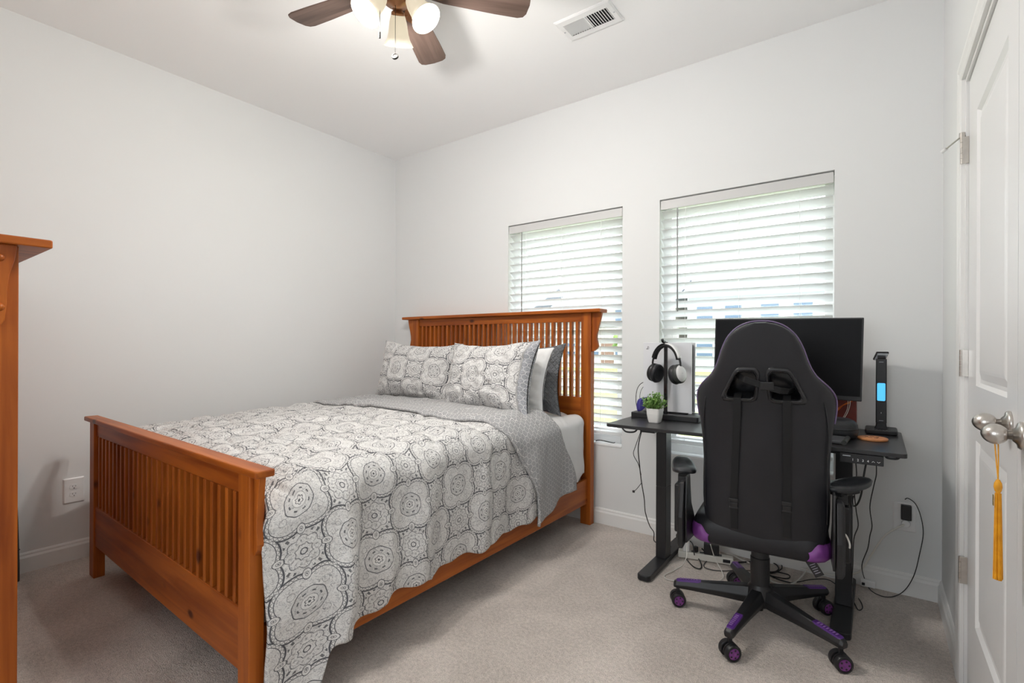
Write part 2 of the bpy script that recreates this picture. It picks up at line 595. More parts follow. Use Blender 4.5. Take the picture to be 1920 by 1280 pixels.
cl = MB().box((XR + .6, DY0 - .1, 0), (XR + .65, DY1 + .1, H)).box((XR + .12, DY0 - .12, 0), (XR + .65, DY0 - .07, H)).box((XR + .12, DY1 + .07, 0), (XR + .65, DY1 + .12, H))
struct('wall_closet', cl, M_wall)


def basebd(name, p, q, n):
    """profile swept from p to q, n = into the room"""
    p = Vector(p); q = Vector(q); n = Vector(n)
    prof = [(0, 0), (.014, 0), (.014, .072), (.011, .078), (.0085, .082), (.0085, .090), (.004, .097), (0, .098)]
    struct(name, MB().loops([[P + n * a + Vector((0, 0, b)) for a, b in prof] for P in (p, q)]), M_trim)


basebd('baseboard_left', (XL, YF, 0), (XL, YB, 0), (1, 0, 0))
basebd('baseboard_back', (XL, YB, 0), (XR, YB, 0), (0, -1, 0))
basebd('baseboard_right', (XR, DY1 + .085, 0), (XR, YB, 0), (-1, 0, 0))

# door casing on the right wall
cp = [(0, 0), (.010, 0), (.013, .006), (.015, .020), (.012, .028), (.016, .040), (.016, .055), (.006, .062), (0, .064)]
dc = MB()
def casing(mb, a, b, nrm, out):
    # vertical or horizontal strip from a to b; profile offset along nrm (thickness) and out (width)
    mb.loops([[Vector(P) + Vector(nrm) * t + Vector(o_) * w_ for t, w_ in cp] for P, o_ in ((a, out[0]), (b, out[1]))])
casing(dc, (XR, DY1 + .018, 0), (XR, DY1 + .018, DZ + .018), (-1, 0, 0), ((0, 1, 0), (0, 1, 1)))
casing(dc, (XR, DY0 - .018, 0), (XR, DY0 - .018, DZ + .018), (-1, 0, 0), ((0, -1, 0), (0, -1, 1)))
casing(dc, (XR, DY0 - .018, DZ + .018), (XR, DY1 + .018, DZ + .018), (-1, 0, 0), ((0, -1, 1), (0, 1, 1)))
dc.box((XR, DY1 + .004, 0), (XR + .12, DY1 + .02, DZ + .02)).box((XR, DY0 - .02, 0), (XR + .12, DY0 - .006, DZ + .02)).box((XR, DY0 - .006, DZ + .004), (XR + .12, DY1 + .004, DZ + .02))
struct('trim_1', dc, M_trim)


def door_leaf(name, y0, y1, hinge_side):
    mb = MB(); X = XR + .008; T = .034
    z0, z1 = .012, DZ
    st = .145 if hinge_side else .13
    pans = [(.275, .845), (1.01, 1.85)]
    ya, yb = y0 + (.105 if hinge_side else .16), y1 - (.155 if hinge_side else .105)
    # face made of strips around the panels, then moulded recesses
    mb.box((X, y0, z0), (X + T, ya, z1)); mb.box((X, yb, z0), (X + T, y1, z1))
    zz = [z0] + [v for p in pans for v in p] + [z1]
    for k in range(0, len(zz), 2): mb.box((X, ya, zz[k]), (X + T, yb, zz[k + 1]))
    for (a, b) in pans:
        def rect(i, d): return [(X + d, ya + i, a + i), (X + d, yb - i, a + i), (X + d, yb - i, b - i), (X + d, ya + i, b - i)]
        mb.loops([rect(0, 0), rect(.010, .009), rect(.020, .010), rect(.042, .003), rect(.050, .002)], cap=False)
        mb.add(rect(.050, .002), [(0, 1, 2, 3)])
    o = mb.build(name, M_door, bevel=0); o['kind'] = 'structure'
    return o


door1 = door_leaf('door_1', DG + .0015, DY1, True)
door2 = door_leaf('door_2', DY0, DG - .0015, False)


def knob(parent, y, z):
    Mx = Matrix.Translation((XR + .008, y, z)) @ Matrix.Rotation(R(-90), 4, 'Y')
    rose = MB().lathe([(.0, 0), (.029, 0), (.029, .004), (.026, .008), (.018, .010), (.012, .016), (.0, .016)], 32, Mx, cap=False).build('knob_rose', M_nickel, parent, True, smooth=True)
    egg = [(0, .012), (.0095, .012), (.0095, .026)]
    for k in range(25):
        t = 1 - (1 - k / 24) ** 1.6; egg.append((max(0, .0215 * sin(pi * min(1, .10 + .90 * t)) ** .52), .024 + .041 * t))
    egg[-1] = (0, .065)
    MB().lathe(egg, 32, Mx, cap=False).build('knob', M_nickel, parent, True, smooth=True)


knob(door1, 1.565, .955)
knob(door2, 1.445, .945)
tassel = empty('tassel', (XR - .036, 1.430, .60), 'golden yellow graduation tassel hanging from the nearer closet door knob', 'tassel')
tx, ty = XR - .030, 1.440
M_gold = noisy('golden_thread', (.78, .36, .012), (.66, .28, .01), 60, .6)
MB().tube([(tx - .003, ty + .0225, .955), (tx - .003, ty + .0235, .94), (tx - .002, ty + .012, .90), (tx, ty, .85)], .0012, 6).tube([(tx + .003, ty + .0225, .955), (tx + .003, ty + .0235, .94), (tx + .002, ty + .012, .90), (tx, ty, .85)], .0012, 6).build('hanging_loop', M_gold, tassel, True, smooth=True)
MB().lathe([(0, .852), (.003, .850), (.0062, .843), (.0070, .835), (.0055, .827), (.003, .822), (.0045, .818), (0, .817)], 16, Matrix.Translation((tx, ty, 0)), cap=False).build('tassel_knot', M_gold, tassel, True, smooth=True)
tk = MB()
for k in range(56):
    a = random.uniform(0, 2 * pi); q = sqrt(random.random())
    r0, r1 = .0045 * q, .0075 * q
    tk.tube([(tx + r0 * cos(a), ty + r0 * sin(a), .822), (tx + r1 * cos(a) * .75, ty + r1 * sin(a) * .75, .76), (tx + r1 * cos(a), ty + r1 * sin(a), 640e-3 + random.uniform(0, .006))], .0013, 4, 3)
tk.build('fringe', M_gold, tassel, True)
MB().box((tx - .008, ty - .004, .795), (tx - .0065, ty + .004, .818)).build('year_charm', mat('gold_charm', (.7, .5, .15), .25, 1), tassel, True, bevel=.0008)

for i, z in enumerate((1.778, 1.075, .392)):
    lab = ['brushed nickel door hinge with a door stop, highest on the closet jamb', 'brushed nickel door hinge halfway up the closet jamb', 'brushed nickel door hinge lowest on the closet jamb'][i]
    h = empty('door_hinge', (XR - .008, DY1 + .004, z - .045), lab, 'hinge', group='closet door hinges')
    MB().box((XR - .008, DY1 - .0015, z - .044), (XR + .0075, DY1 + .0035, z + .044)).build('hinge_leaf', M_nickel, h, True, bevel=.0005)
    b = MB()
    for k in range(5):
        b.cyl((XR - .0105, DY1 + .002, z - .044 + k * .0178), (XR - .0105, DY1 + .002, z - .044 + k * .0178 + .0168), .0042, 14)
    b.build('hinge_barrel', M_nickel, h, True, smooth=False)
    if i == 0:
        s = MB().cyl((XR - .009, DY1 + .006, z + .05), (XR - .045, DY1 + .075, z + .036), .0028, 10)
        s.cyl((XR - .009, DY1 + .006, z + .044), (XR - .009, DY1 + .006, z + .060), .008, 14)
        ds = s.build('door_stop', M_nickel, h, True)
        MB().cyl((XR - .043, DY1 + .071, z + .0368), (XR - .052, DY1 + .088, z + .0334), .006, 12).build('stop_pad', M_white, ds, True)

# ------------------------------------------------------------------ windows and blinds
for i, (a, b, z0, z1) in enumerate(WIN):
    yo = YB + .085
    fr = MB()
    fw_ = .045
    fr.box((a, yo, z0), (a + fw_, yo + .07, z1)).box((b - fw_, yo, z0), (b, yo + .07, z1)).box((a + fw_, yo, z1 - fw_), (b - fw_, yo + .07, z1)).box((a + fw_, yo, z0), (b - fw_, yo + .07, z0 + .055))
    zm = (z0 + z1) / 2 + .02
    fr.box((a + fw_, yo + .01, zm - .022), (b - fw_, yo + .055, zm + .022))
    fr.box((a + fw_, yo + .005, z0 + .055), (b - fw_, yo + .045, z0 + .10))
    for xx in (a + fw_, b - fw_ - .03):
        fr.box((xx, yo + .01, z0 + .10), (xx + .03, yo + .045, zm - .022))
    # white liner of the opening: sill board and reveals
    fr.box((a, YB - .004, z0 - .002), (b, yo, z0 + .010))
    w_ = struct('window_%d' % (i + 1), fr, M_vinyl, bevel=.003)
    MB().box((a + fw_, yo + .030, z0 + .1), (b - fw_, yo + .034, zm - .02)).box((a + fw_, yo + .040, zm + .02), (b - fw_, yo + .044, z1 - fw_)).build('window_pane', M_glass, w_, True)
    lab = ['white slatted window blind behind the bed headboard', 'white slatted window blind behind the computer monitor'][i]
    yc = YB + .036
    bl = empty('window_blind', ((a + b) / 2, yc, z0 + .1), lab, 'window blind', group='slatted blinds')
    MB().box((a + .004, YB + .004, z1 - .060), (b - .004, YB + .012, z1 - .008)).build('valance', mat('valance_%d' % i, (.60, .60, .595), .5), bl, True, bevel=.002)  # white valance given a grey base colour, standing in for its backlit shade
    MB().box((a + .01, YB + .014, z1 - .048), (b - .01, YB + .062, z1 - .004)).build('headrail', M_vinyl, bl, True, bevel=.002)
    sl = MB(); p = .0535; tilt = R(32); W = .031
    n = int((z1 - .075 - (z0 + .135)) / p)
    ztop = z1 - .085
    for k in range(n + 1):
        zc = ztop - k * p
        prof = []
        for q in range(7):
            t = -1 + q / 3
            prof.append((t * W, .0028 * (1 - t * t)))
        pts = [(y_, h_) for y_, h_ in prof] + [(y_, h_ - .0028) for y_, h_ in reversed(prof)]
        dz = .0012 * nz(k * 3.1, i * 7 + 1)
        # room-side edge up
        ring = [(yc + y_ * cos(tilt) + h_ * sin(tilt), zc + dz - y_ * sin(tilt) + h_ * cos(tilt)) for y_, h_ in pts]
        sl.loops([[(xx, yy, zz) for yy, zz in ring] for xx in (a + .007, b - .007)])
    so = sl.build('slats', M_slat, bl, True)
    zb = ztop - (n + 1) * p
    MB().box((a + .007, yc - .028, zb - .010), (b - .007, yc + .028, zb + .010)).build('bottom_rail', M_slat, bl, True, bevel=.004)
    cd = MB()
    for t in (.17, .5, .83):
        xx = a + (b - a) * t
        for yy in (yc - .029, yc + .029):
            cd.box((xx - .0008, yy - .0008, zb), (xx + .0008, yy + .0008, z1 - .05))
    cd.build('ladder_cords', M_vinyl, bl, True)
    xw = [-2.04, -.935][i]
    MB().cyl((xw, YB - .002, z1 - .062), (xw + .003, YB - .004, 1.33), .0042, 8).build('tilt_wand', mat('wand_grey%d' % i, (.36, .36, .36), .35), bl, True, smooth=True)

# ------------------------------------------------------------------ outside
M_grass = noisy('lawn', (.13, .155, .045), (.19, .20, .065), 1.2, .9)
M_road = noisy('asphalt', (.24, .24, .25), (.30, .30, .30), 3, .9)
M_walk = mat('pale_concrete', (.50, .49, .46), .9)
M_side1 = mat('pale_siding', (.40, .42, .44), .7)
M_side2 = mat('cream_siding', (.42, .39, .34), .7)
M_brick = mat('brown_brick', (.16, .10, .075), .8)
M_roof = mat('grey_shingle', (.13, .135, .15), .8)
M_blueg = mat('blue_window', (.06, .10, .16), .3)
GZ = -.45
struct('ground', MB().box((-70, 3.3, GZ - .2), (60, 90, GZ)), M_grass)
struct('road', MB().box((-70, 15.5, GZ), (60, 21.5, GZ + .01)), M_road)
struct('sidewalk', MB().box((-70, 12.3, GZ), (60, 13.7, GZ + .03)).box((-70, 23.0, GZ), (60, 24.2, GZ + .03)), M_walk)
for k, (hx, hy, hw, hh, m, lab) in enumerate([(-31, 38, 11, 5.0, M_side1, 'pale two storey house seen through the left blind, far left'), (-17.5, 37, 10, 4.8, M_side2, 'cream house across the street seen through the left blind slats'),
                                       (-7, 38, 9, 5.4, M_side1, 'pale grey house with blue windows seen through the right blind'), (7, 39, 11, 5.0, M_side2, 'cream house across the street behind the computer monitor')]):
    ho = empty('house', (hx, hy, GZ), lab, 'house', group='houses across the street')
    MB().box((hx - hw / 2, hy, GZ), (hx + hw / 2, hy + 8, GZ + hh)).build('wall', m, ho, True)
    MB().loops([[(x_, hy - .5, GZ + hh), (x_, hy + 8.5, GZ + hh), (x_, hy + 4, GZ + hh + 2.2)] for x_ in (hx - hw / 2 - .4, hx + hw / 2 + .4)]).build('roof', M_roof, ho, True)
    for wx in (-.36, -.14, .12, .34):
        for wz in (.9, 3.3):
            MB().box((hx + wx * hw - .55, hy - .06, GZ + wz), (hx + wx * hw + .55, hy, GZ + wz + 1.3)).build('window', M_blueg, ho, True)
    MB().box((hx - .6, hy - .04, GZ), (hx + .5, hy, GZ + 2.1)).build('door', M_brick, ho, True)
M_leafout = noisy('tree_leaves', (.07, .13, .03), (.14, .22, .05), 3, .9)
for (tx_, ty_, th_, lab) in [(-24, 30, 3.6, 'small green tree seen through the left blind'), (-11.5, 27, 2.6, 'low rounded green tree between two houses across the street'), (-1.9, 52, 9.2, 'tall green tree rising behind the houses in the right window')]:
    tr = empty('tree', (tx_, ty_, GZ), lab, 'tree', group='trees across the street')
    MB().cyl((tx_, ty_, GZ), (tx_, ty_, GZ + th_ * .5), .18, 8).build('trunk', M_brick, tr, True)
    c = MB()
    c.grid(lambda u, v: Vector((tx_, ty_, GZ + th_ * .68)) + Vector((sin(pi * v) * cos(2 * pi * u), sin(pi * v) * sin(2 * pi * u), cos(pi * v))) * (th_ * .32 * (1 + .35 * nz(3 * sin(pi * v) * cos(2 * pi * u), 3 * sin(pi * v) * sin(2 * pi * u), 3 * cos(pi * v)))), 28, 16)
    c.build('crown', M_leafout, tr, True)

# ------------------------------------------------------------------ outlets
def outlet_plate(parent, c, ux, n, w=.086, h=.130):
    """duplex plate; ux = right vector, n = normal"""
    ux = Vector(ux); n = Vector(n); up = Vector((0, 0, 1)); c = Vector(c)
    M = Matrix.Translation(c) @ Matrix((ux, up, n)).transposed().to_4x4()
    MB().loops([[(x, y, 0) for x, y in rrect(w, h, .004)], [(x, y, .003) for x, y in rrect(w, h, .004)], [(x, y, .0065) for x, y in rrect(w - .010, h - .010, .003)]], True, M).build('plate', M_white, parent, True)
    for s in (-1, 1):
        oc = MB()
        pts = [(x, max(-.0125, min(.0125, y))) for x, y in [(.0172 * cos(2 * pi * k / 28), .0172 * sin(2 * pi * k / 28)) for k in range(28)]]
        oc.loops([[(x, y + s * .0195, z) for x, y in pts] for z in (.006, .0085)], True, M)
        r_ = oc.build('receptacle', M_white, parent, True)
        sl = MB()
        for dx, hh in ((-.0063, .0042), (.0063, .0034)):
            sl.box((dx - .0009, s * .0195 + .003 - hh, .008), (dx + .0009, s * .0195 + .003 + hh, .0088), M)
        sl.cyl(M @ Vector((0, s * .0195 - .0075, .008)), M @ Vector((0, s * .0195 - .0075, .0088)), .0024, 10)
        sl.build('slots', M_dark, r_, True)


op = empty('wall_outlet', (XL, .744, .30), 'cream wall outlet with two sockets beside the bed footboard', 'outlet')
outlet_plate(op, (XL, .744, .362), (0, 1, 0), (1, 0, 0))
oq = empty('wall_outlet', (.106, YB, .29), 'white wall outlet with a black adapter plugged in, right of the desk', 'outlet')
outlet_plate(oq, (.106, YB, .352), (1, 0, 0), (0, -1, 0))
ad = empty('power_adapter', (.110, YB - .03, .345), 'black power adapter plugged into the upper socket right of the desk', 'power adapter')
MB().box((.092, YB - .036, .346), (.130, YB - .009, .412)).build('adapter_body', M_black, ad, True, bevel=.003)
cpts = [at(1697, 936, Y=YB - .03), at(1703, 934, Y=YB - .04), at(1717, 945, Y=YB - .05), at(1727, 970, Y=YB - .06), at(1731, 1000, Y=YB - .07), at(1725, 1035, Y=YB - .08), at(1713, 1080, Y=YB - .09),
        at(1692, 1110, Z=.014), at(1664, 1119, Z=.006), at(1636, 1109, Z=.006), at(1623, 1090, Z=.012)]
cpts += [at(1616, 1060, Y=2.72), at(1627, 1028, Y=2.66), at(1631, 1004, Y=2.62), at(1635, 985, Y=2.58), at(1631, 950, Y=2.5), at(1638, 912, Y=2.42), at(1643, 890, Y=2.38), at(1643, 868, Y=2.36)]
MB().tube(cpts, .0019, 6).build('adapter_cord', M_cord, ad, True, smooth=True)
pw = empty('power_plug', (.106, YB - .01, .30), 'round white plug and white cord in the lower socket right of the desk', 'plug')
MB().cyl((.110, YB - .010, .327), (.110, YB - .028, .327), .0165, 20).build('plug_head', M_white, pw, True, bevel=.003)
MB().tube([(.106, YB - .024, .325), at(1685, 988, Y=YB - .035), at(1660, 1003, Y=YB - .03), at(1640, 1030, Y=YB - .03), at(1622, 1058, Y=YB - .04), at(1605, 1074, Y=YB - .05), at(1560, 1078, Y=YB - .06), at(1500, 1065, Y=YB - .07)], .0042, 8).build('plug_cord', M_cordw, pw, True, smooth=True)
wp = empty('cable_box', (-.03, YB - .028, 0), 'small white cable connector box on the floor against the baseboard', 'connector box')
MB().box((-.058, YB - .040, .006), (.000, YB - .017, .036)).build('box_body', M_white, wp, True, bevel=.003)
MB().box((-.052, YB - .0415, .012), (-.040, YB - .0395, .024)).build('socket', M_dark, wp, True)

# ------------------------------------------------------------------ ceiling vent
vt = empty('ceiling_vent', (-1.157, 2.21, H), 'white rectangular ceiling air vent near the ceiling fan', 'air vent')
vx0, vx1, vy0, vy1 = -1.306, -1.008, 2.122, 2.300
vf = MB()
vf.loops([[(vx0, vy0, H), (vx1, vy0, H), (vx1, vy1, H), (vx0, vy1, H)], [(vx0, vy0, H - .004), (vx1, vy0, H - .004), (vx1, vy1, H - .004), (vx0, vy1, H - .004)],
          [(vx0 + .008, vy0 + .008, H - .009), (vx1 - .008, vy0 + .008, H - .009), (vx1 - .008, vy1 - .008, H - .009), (vx0 + .008, vy1 - .008, H - .009)],
          [(vx0 + .030, vy0 + .040, H - .009), (vx1 - .030, vy0 + .040, H - .009), (vx1 - .030, vy1 - .040, H - .009), (vx0 + .030, vy1 - .040, H - .009)]], cap=False)
vf.build('vent_frame', M_vinyl, vt, True)
MB().box((vx0 + .02, vy0 + .03, H - .0012), (vx1 - .02, vy1 - .03, H - .0004)).build('duct_back', M_dark, vt, True)
lv = MB(); n = 18
for k in range(n):
    x = vx0 + .036 + (vx1 - vx0 - .072) * k / (n - 1)
    s = 1 if k < 9 else -1
    lv.add([(x - s * .0052, vy0 + .040, H - .0095), (x - s * .0052, vy1 - .040, H - .0095), (x + s * .0045, vy1 - .040, H - .002), (x + s * .0045, vy0 + .040, H - .002)], [(0, 1, 2, 3)])
lv.box((-1.159, vy0 + .04, H - .0095), (-1.155, vy1 - .04, H - .002))
lv.build('louvres', M_vinyl, vt, True, solid=.0008)
for x in (vx0 + .014, vx1 - .014):
    MB().lathe([(0, 0), (.004, 0), (.003, -.002), (0, -.0025)], 10, Matrix.Translation((x, (vy0 + vy1) / 2, H - .009)), cap=False).build('screw', M_silver, vt, True)

# ------------------------------------------------------------------ ceiling fan
FX, FY = -1.53, 1.31
fan = empty('ceiling_fan', (FX, FY, H), 'ceiling fan with five brown wooden blades and a three light kit', 'ceiling fan')
M_bronze = mat('fan_bronze', (.36, .17, .08), .35, .8)
T0 = Matrix.Translation((FX, FY, 0))
MB().lathe([(0, H), (.075, H), (.082, H - .03), (.095, H - .06), (.125, H - .08), (.135, H - .12), (.130, H - .16), (.10, H - .185), (.06, H - .19), (0, H - .19)], 40, T0, cap=False).build('motor_housing', M_bronze, fan, True, smooth=True)
MB().lathe([(0, H - .185), (.052, H - .186), (.058, H - .20), (.060, H - .245), (.05, H - .262), (.022, H - .272), (.012, H - .279), (0, H - .280)], 32, T0, cap=False).build('switch_housing', M_bronze, fan, True, smooth=True)
for k, a in enumerate((192, 119.5, 48, -24, -96)):
    a = R(a)
    Mb = T0 @ Matrix.Translation((0, 0, 2.545)) @ Matrix.Rotation(a, 4, 'Z') @ Matrix.Rotation(R(-11), 4, 'X')
    L0, L1 = .135, .535
    pts = [(L0, -.042), (L0 + .05, -.052), (.40, -.066), (L1 - .035, -.069), (L1 - .012, -.062), (L1 - .001, -.044), (L1 + .004, 0), (L1 - .001, .044), (L1 - .012, .062), (L1 - .035, .069), (.40, .066), (L0 + .05, .052), (L0, .042), (L0 - .018, 0)]
    bl = MB(); bl.prism(pts, -.003, .003, Mb); bo = bl.build('blade', wood('fan_wood%d' % k, 'x', (.125, .083, .068), (.062, .040, .032), .45, knots=False, rot=a), fan, True, bevel=.0015)
    ir = MB()
    ir.prism([(.09, -.018), (.13, -.012), (.165, -.034), (.205, -.022), (.235, 0), (.205, .022), (.165, .034), (.13, .012), (.09, .018)], -.007, -.003, Mb)
    for q in ((.165, -.02), (.165, .02), (.21, 0)): ir.cyl(Mb @ Vector((q[0], q[1], -.007)), Mb @ Vector((q[0], q[1], -.010)), .005, 10)
    ir.build('blade_iron', M_bronze, bo, True, bevel=.001)
M_shade = emis('lit_frosted_glass', (1, .86, .62), .42, (.50, .47, .40))
M_bulb = emis('lit_bulb', (1, .93, .80), 9)
for a in (16, 136, 256):
    a = R(a)
    tl = R(36)
    Ms = T0 @ Matrix.Translation((0, 0, 2.485)) @ Matrix.Rotation(a, 4, 'Z') @ Matrix.Translation((.058, 0, 0)) @ Matrix.Rotation(pi - tl, 4, 'Y')
    arm = MB().lathe([(0, -.02), (.016, -.02), (.018, .0), (.026, .006), (.028, .022), (0, .022)], 20, Ms, cap=False).build('lamp_socket', M_bronze, fan, True, smooth=True)
    prof = [(.025, .012), (.029, .02), (.035, .04), (.038, .06), (.041, .08), (.047, .10), (.057, .118), (.061, .125)]
    inn = [(r - .0025, z) for r, z in reversed(prof)]
    MB().lathe(prof + inn, 32, Ms, cap=False).build('lamp_shade', M_shade, fan, True, smooth=True)
    MB().lathe([(0, .022), (.012, .024), (.013, .04), (.021, .062), (.024, .08), (.019, .097), (.008, .105), (0, .106)], 20, Ms, cap=False).build('light_bulb', M_bulb, fan, True, smooth=True)
    p = Ms @ Vector((0, 0, .128))
    light('fan_lamp', 'POINT', p - Vector((FX, FY, H)), 23.5, color=(1, .965, .92), parent=fan, shadow_soft_size=.045)
for (dx, dy, z, fob) in ((-.062, -.03, 2.305, 'bar'), (-.006, .004, 2.262, 'disc')):
    cx_, cy_ = (at(712, 90, Y=1.22) if fob == 'bar' else at(741, 105, Y=1.30)).xy
    zt, zb = (2.49, 2.312) if fob == 'bar' else (2.47, 2.275)
    ch = MB()
    nb = 48
    for k in range(nb):
        z = zb + (zt - zb) * (k + .5) / nb
        ch.lathe([(0, -.0016), (.0013, -.0008), (.0013, .0008), (0, .0016)], 6, Matrix.Translation((cx_, cy_, z)), cap=False)
    ch.box((cx_ - .0004, cy_ - .0004, zb), (cx_ + .0004, cy_ + .0004, zt))
    co = ch.build('pull_chain', mat('chain_bronze', (.02, .015, .012), .5, spec=.2), fan, True)
    if fob == 'bar':
        MB().cyl((cx_, cy_, zb - .022), (cx_, cy_, zb), .0036, 12).build('chain_fob', mat('fob_black', (.003, .002, .002), .6, spec=.1), co, True)
    else:
        Mf = Matrix.Translation((cx_, cy_, zb - .014)) @ Matrix.Rotation(R(25), 4, 'Z') @ Matrix.Rotation(R(75), 4, 'X')
        MB().lathe([(0, -.004), (.013, -.004), (.0145, 0), (.013, .004), (.009, .004), (.008, .002), (0, .002)], 24, Mf, cap=False).build('chain_fob', mat('fob_bronze', (.006, .005, .004), .5, spec=.2), co, True)

# ------------------------------------------------------------------ bed
bed = empty('bed', (-2.26, 1.75, 0), 'orange stained pine bed frame with slatted headboard and footboard', 'bed')


def board(y, xl, xr, post_h, capz, pw, pd, slat_z, low_z, nslat, rot, headboard, px0=None):
    """headboard or footboard standing across the bed; y = front face at its right post"""
    R0 = Matrix.Translation((xr, y, 0)) @ Matrix.Rotation(rot, 4, 'Z') @ Matrix.Translation((-xr, -y, 0))
    nm = 'headboard' if headboard else 'footboard'
    def b(name, lo, hi, m, bev=.003, par=bed):
        return MB().box(lo, hi, R0).build(name, m, par, True, bevel=bev)
    b('post', (xl, y, 0), (xl + pw, y + pd, capz), WZ); b('post', (xr - pw, y, 0), (xr, y + pd, capz), WZ)
    rt = slat_z[1]
    fr = b(nm + '_rail', (xl + pw, y + .010, rt), (xr - pw, y + pd - .006, capz), WX)
    b(nm + '_panel', (xl + pw, y + .006, low_z), (xr - pw, y + pd - .010, slat_z[0]), WX)
    x0, x1 = xl + pw, xr - pw
    for k in range(nslat):
        sw = .019
        gap = ((x1 - x0) - nslat * sw) / (nslat + 1)
        xs = x0 + gap * (k + 1) + sw * k
        b('slat', (xs, y + pd / 2 - .014, slat_z[0]), (xs + sw, y + pd / 2 + .014, slat_z[1]), WZ, .0015)
    ov = .085 if not headboard else .095
    if headboard: b(nm + '_cap', (xl - ov, y - .030, capz), (xr + .075, y + pd + .030, capz + .022), WX, .005)
    else: b(nm + '_cap', (xl - .060, y - .010, capz), (xr + .057, y + pd + .002, capz + .022), WX, .005)
    # curved corbels on the outer faces of the posts
    hgt = .245 if headboard else .235
    prof = [(0, 0), (.010, .004), (.022, .018), (.027, .035), (.024, .055), (.020, .08), (.021, .11), (.027, .15), (.036, .20), (.042, hgt), (0, hgt)]
    prof = [(a_ * 1.6 if headboard else a_ * .80, z_) for a_, z_ in prof]
    for s, X in ((-1, xl), (1, xr)):
        cm = MB().loops([[(X + s * a_, yy, capz - hgt + z_) for a_, z_ in prof] for yy in (y + pd * .5 - .010, y + pd * .5 + .010)], True, R0)
        co = cm.build('corbel', WZ, bed, True, bevel=.002)
        if not headboard and s == 1:
            for zz in (.055, .165):
                MB().lathe([(0, .009), (.004, .008), (.0075, .004), (.008, 0), (0, 0)], 14, R0 @ Matrix.Translation((X + .0005, y + pd - .008, capz - hgt + zz)) @ Matrix.Rotation(R(90), 4, 'Y'), cap=False).build('wooden_peg', WZ, co, True, smooth=True)


board(.708, -3.098, -1.455, .76, .748, .070, .045, (.345, .683), .155, 27, R(-1.1), False)
board(2.812, -3.080, -1.448, 1.35, 1.338, .070, .050, (.80, 1.283), .665, 32, 0, True)
box('side_rail', (-1.492, .745, .133), (-1.468, 2.815, .288), WY, bed, bevel=.003)
box('side_rail', (-3.062, .77, .133), (-3.038, 2.815, .288), WY, bed, bevel=.003)
for k in range(9):
    yy = .95 + k * .21
    box('support_slat', (-3.036, yy, .245), (-1.494, yy + .07, .262), WX, bed, bevel=.002)
for yy in (1.4, 2.2):
    box('support_leg', (-2.28, yy, 0), (-2.23, yy + .05, .244), WZ, bed)

mt = MB().loops([[(x, y, z) for x, y in rrect(1.46 - i_, 1.95 - i_, .07, 6, -2.265, 1.79)] for z, i_ in ((.265, .03), (.28, 0), (.46, 0), (.475, .02), (.49, 0), (.635, 0), (.66, .05))])
tag(mt.build('mattress', M_matt, smooth=False), 'dark mattress lying on the pine bed frame under the duvet', 'mattress')

CX = -2.26


def side_profile(q, a, rc):
    """q = distance along the cloth from the bed's centre line -> (x, drop)"""
    s = 1 if q >= 0 else -1; q = abs(q)
    if q < a - rc: return s * q, 0, 0
    q2 = q - (a - rc)
    if q2 < rc * pi / 2:
        t = q2 / rc; return s * (a - rc + rc * sin(t)), rc * (1 - cos(t)), t / (pi / 2)
    return s * a, rc + (q2 - rc * pi / 2), 1


A_, RC = .815, .10


def top_z(Y, X):
    z = .732 + .028 * sm(.8, 1.9, Y) - .010 * sm(2.3, 2.8, Y)
    z -= .012 * ((X - CX) / .8) ** 2
    z -= .035 * sm(.93, .77, Y)
    return z


def hem_z(Y):
    z = .203 + .022 * sm(1.0, 1.2, Y) + .006 * sin(Y * 21) + .006 * sin(Y * 47 + 1)
    z += .018 * sm(1.75, 2.2, Y)
    z -= .150 * sm(.925, .865, Y)
    z -= .02 * sm(1.25, 1.02, Y)
    return z


def cloth(u, v, y0, y1, off=0, left=.36, hemf=hem_z, skew=None, fold=1.0):
    """u across (0 = left hem, 1 = right hem), v along the bed"""
    flat = A_ - RC; arc = RC * pi / 2
    Yb = y0(u) + (y1(u) - y0(u)) * v if callable(y0) else y0 + (y1 - y0) * v
    tz = top_z(Yb, CX + .5)
    dr = max(.12, tz - hemf(Yb))
    qR = flat + arc + (dr - RC); qL = flat + arc + (left - RC)
    q = -qL + (qL + qR) * u
    x, d, t = side_profile(q, A_, RC)
    X = CX + x; Y = Yb
    z = top_z(Y, X) - d
    # folds of the hanging side
    hang = sm(.02, .40, d)
    ph = Y * 15 + 2.1 * nz(Y * 1.7, 3.3) + .6 * d
    w = (sin(ph) * .6 + sin(ph * 2.13 + 1.3 + 3 * d) * .25 + .55 * nz(Y * 5, d * 3.5, 4.2))
    w += .30 * (1 - 2 * abs(sin(ph * .83 + .7 + d))) * sm(1.9, 1.1, Y)
    amp = (.008 + .018 * hang) * fold
    if x > 0: amp *= 1 + 1.0 * sm(1.7, 1.0, Y)
    out = amp * (w + .75) * sm(0.0, .12, d)
    if x < 0: out += .06 * sm(.98, .80, Y) * hang
    if x > 0:
        out += .030 * sm(1.05, .85, Y) * hang
    sx = 1 if x >= 0 else -1
    X += sx * (out + off * t)
    if x > 0: Y += .012 * fold * hang * cos(ph) - .030 * sm(.95, .765, Yb) * sm(.02, .12, d)
    # crumples on the top
    top = 1 - sm(0, .10, d)
    z += top * (.016 * nz(X * 2.1, Y * 2.3, .5) + .009 * nz(X * 6, Y * 3.2, 2) + .0045 * nz(X * 15, Y * 11, 5)) + off * (1 - t)
    cr = nz(X * 4.0 + 1.5 * nz(X * 3, Y * 3), Y * 7, 8)
    z += top * .015 * (1 - min(1, abs(cr) * 6)) * (-1)
    X += (1 - top) * .004 * nz(Y * 22, z * 14, 3)
    return Vector((X, Y, z)), q, Yb


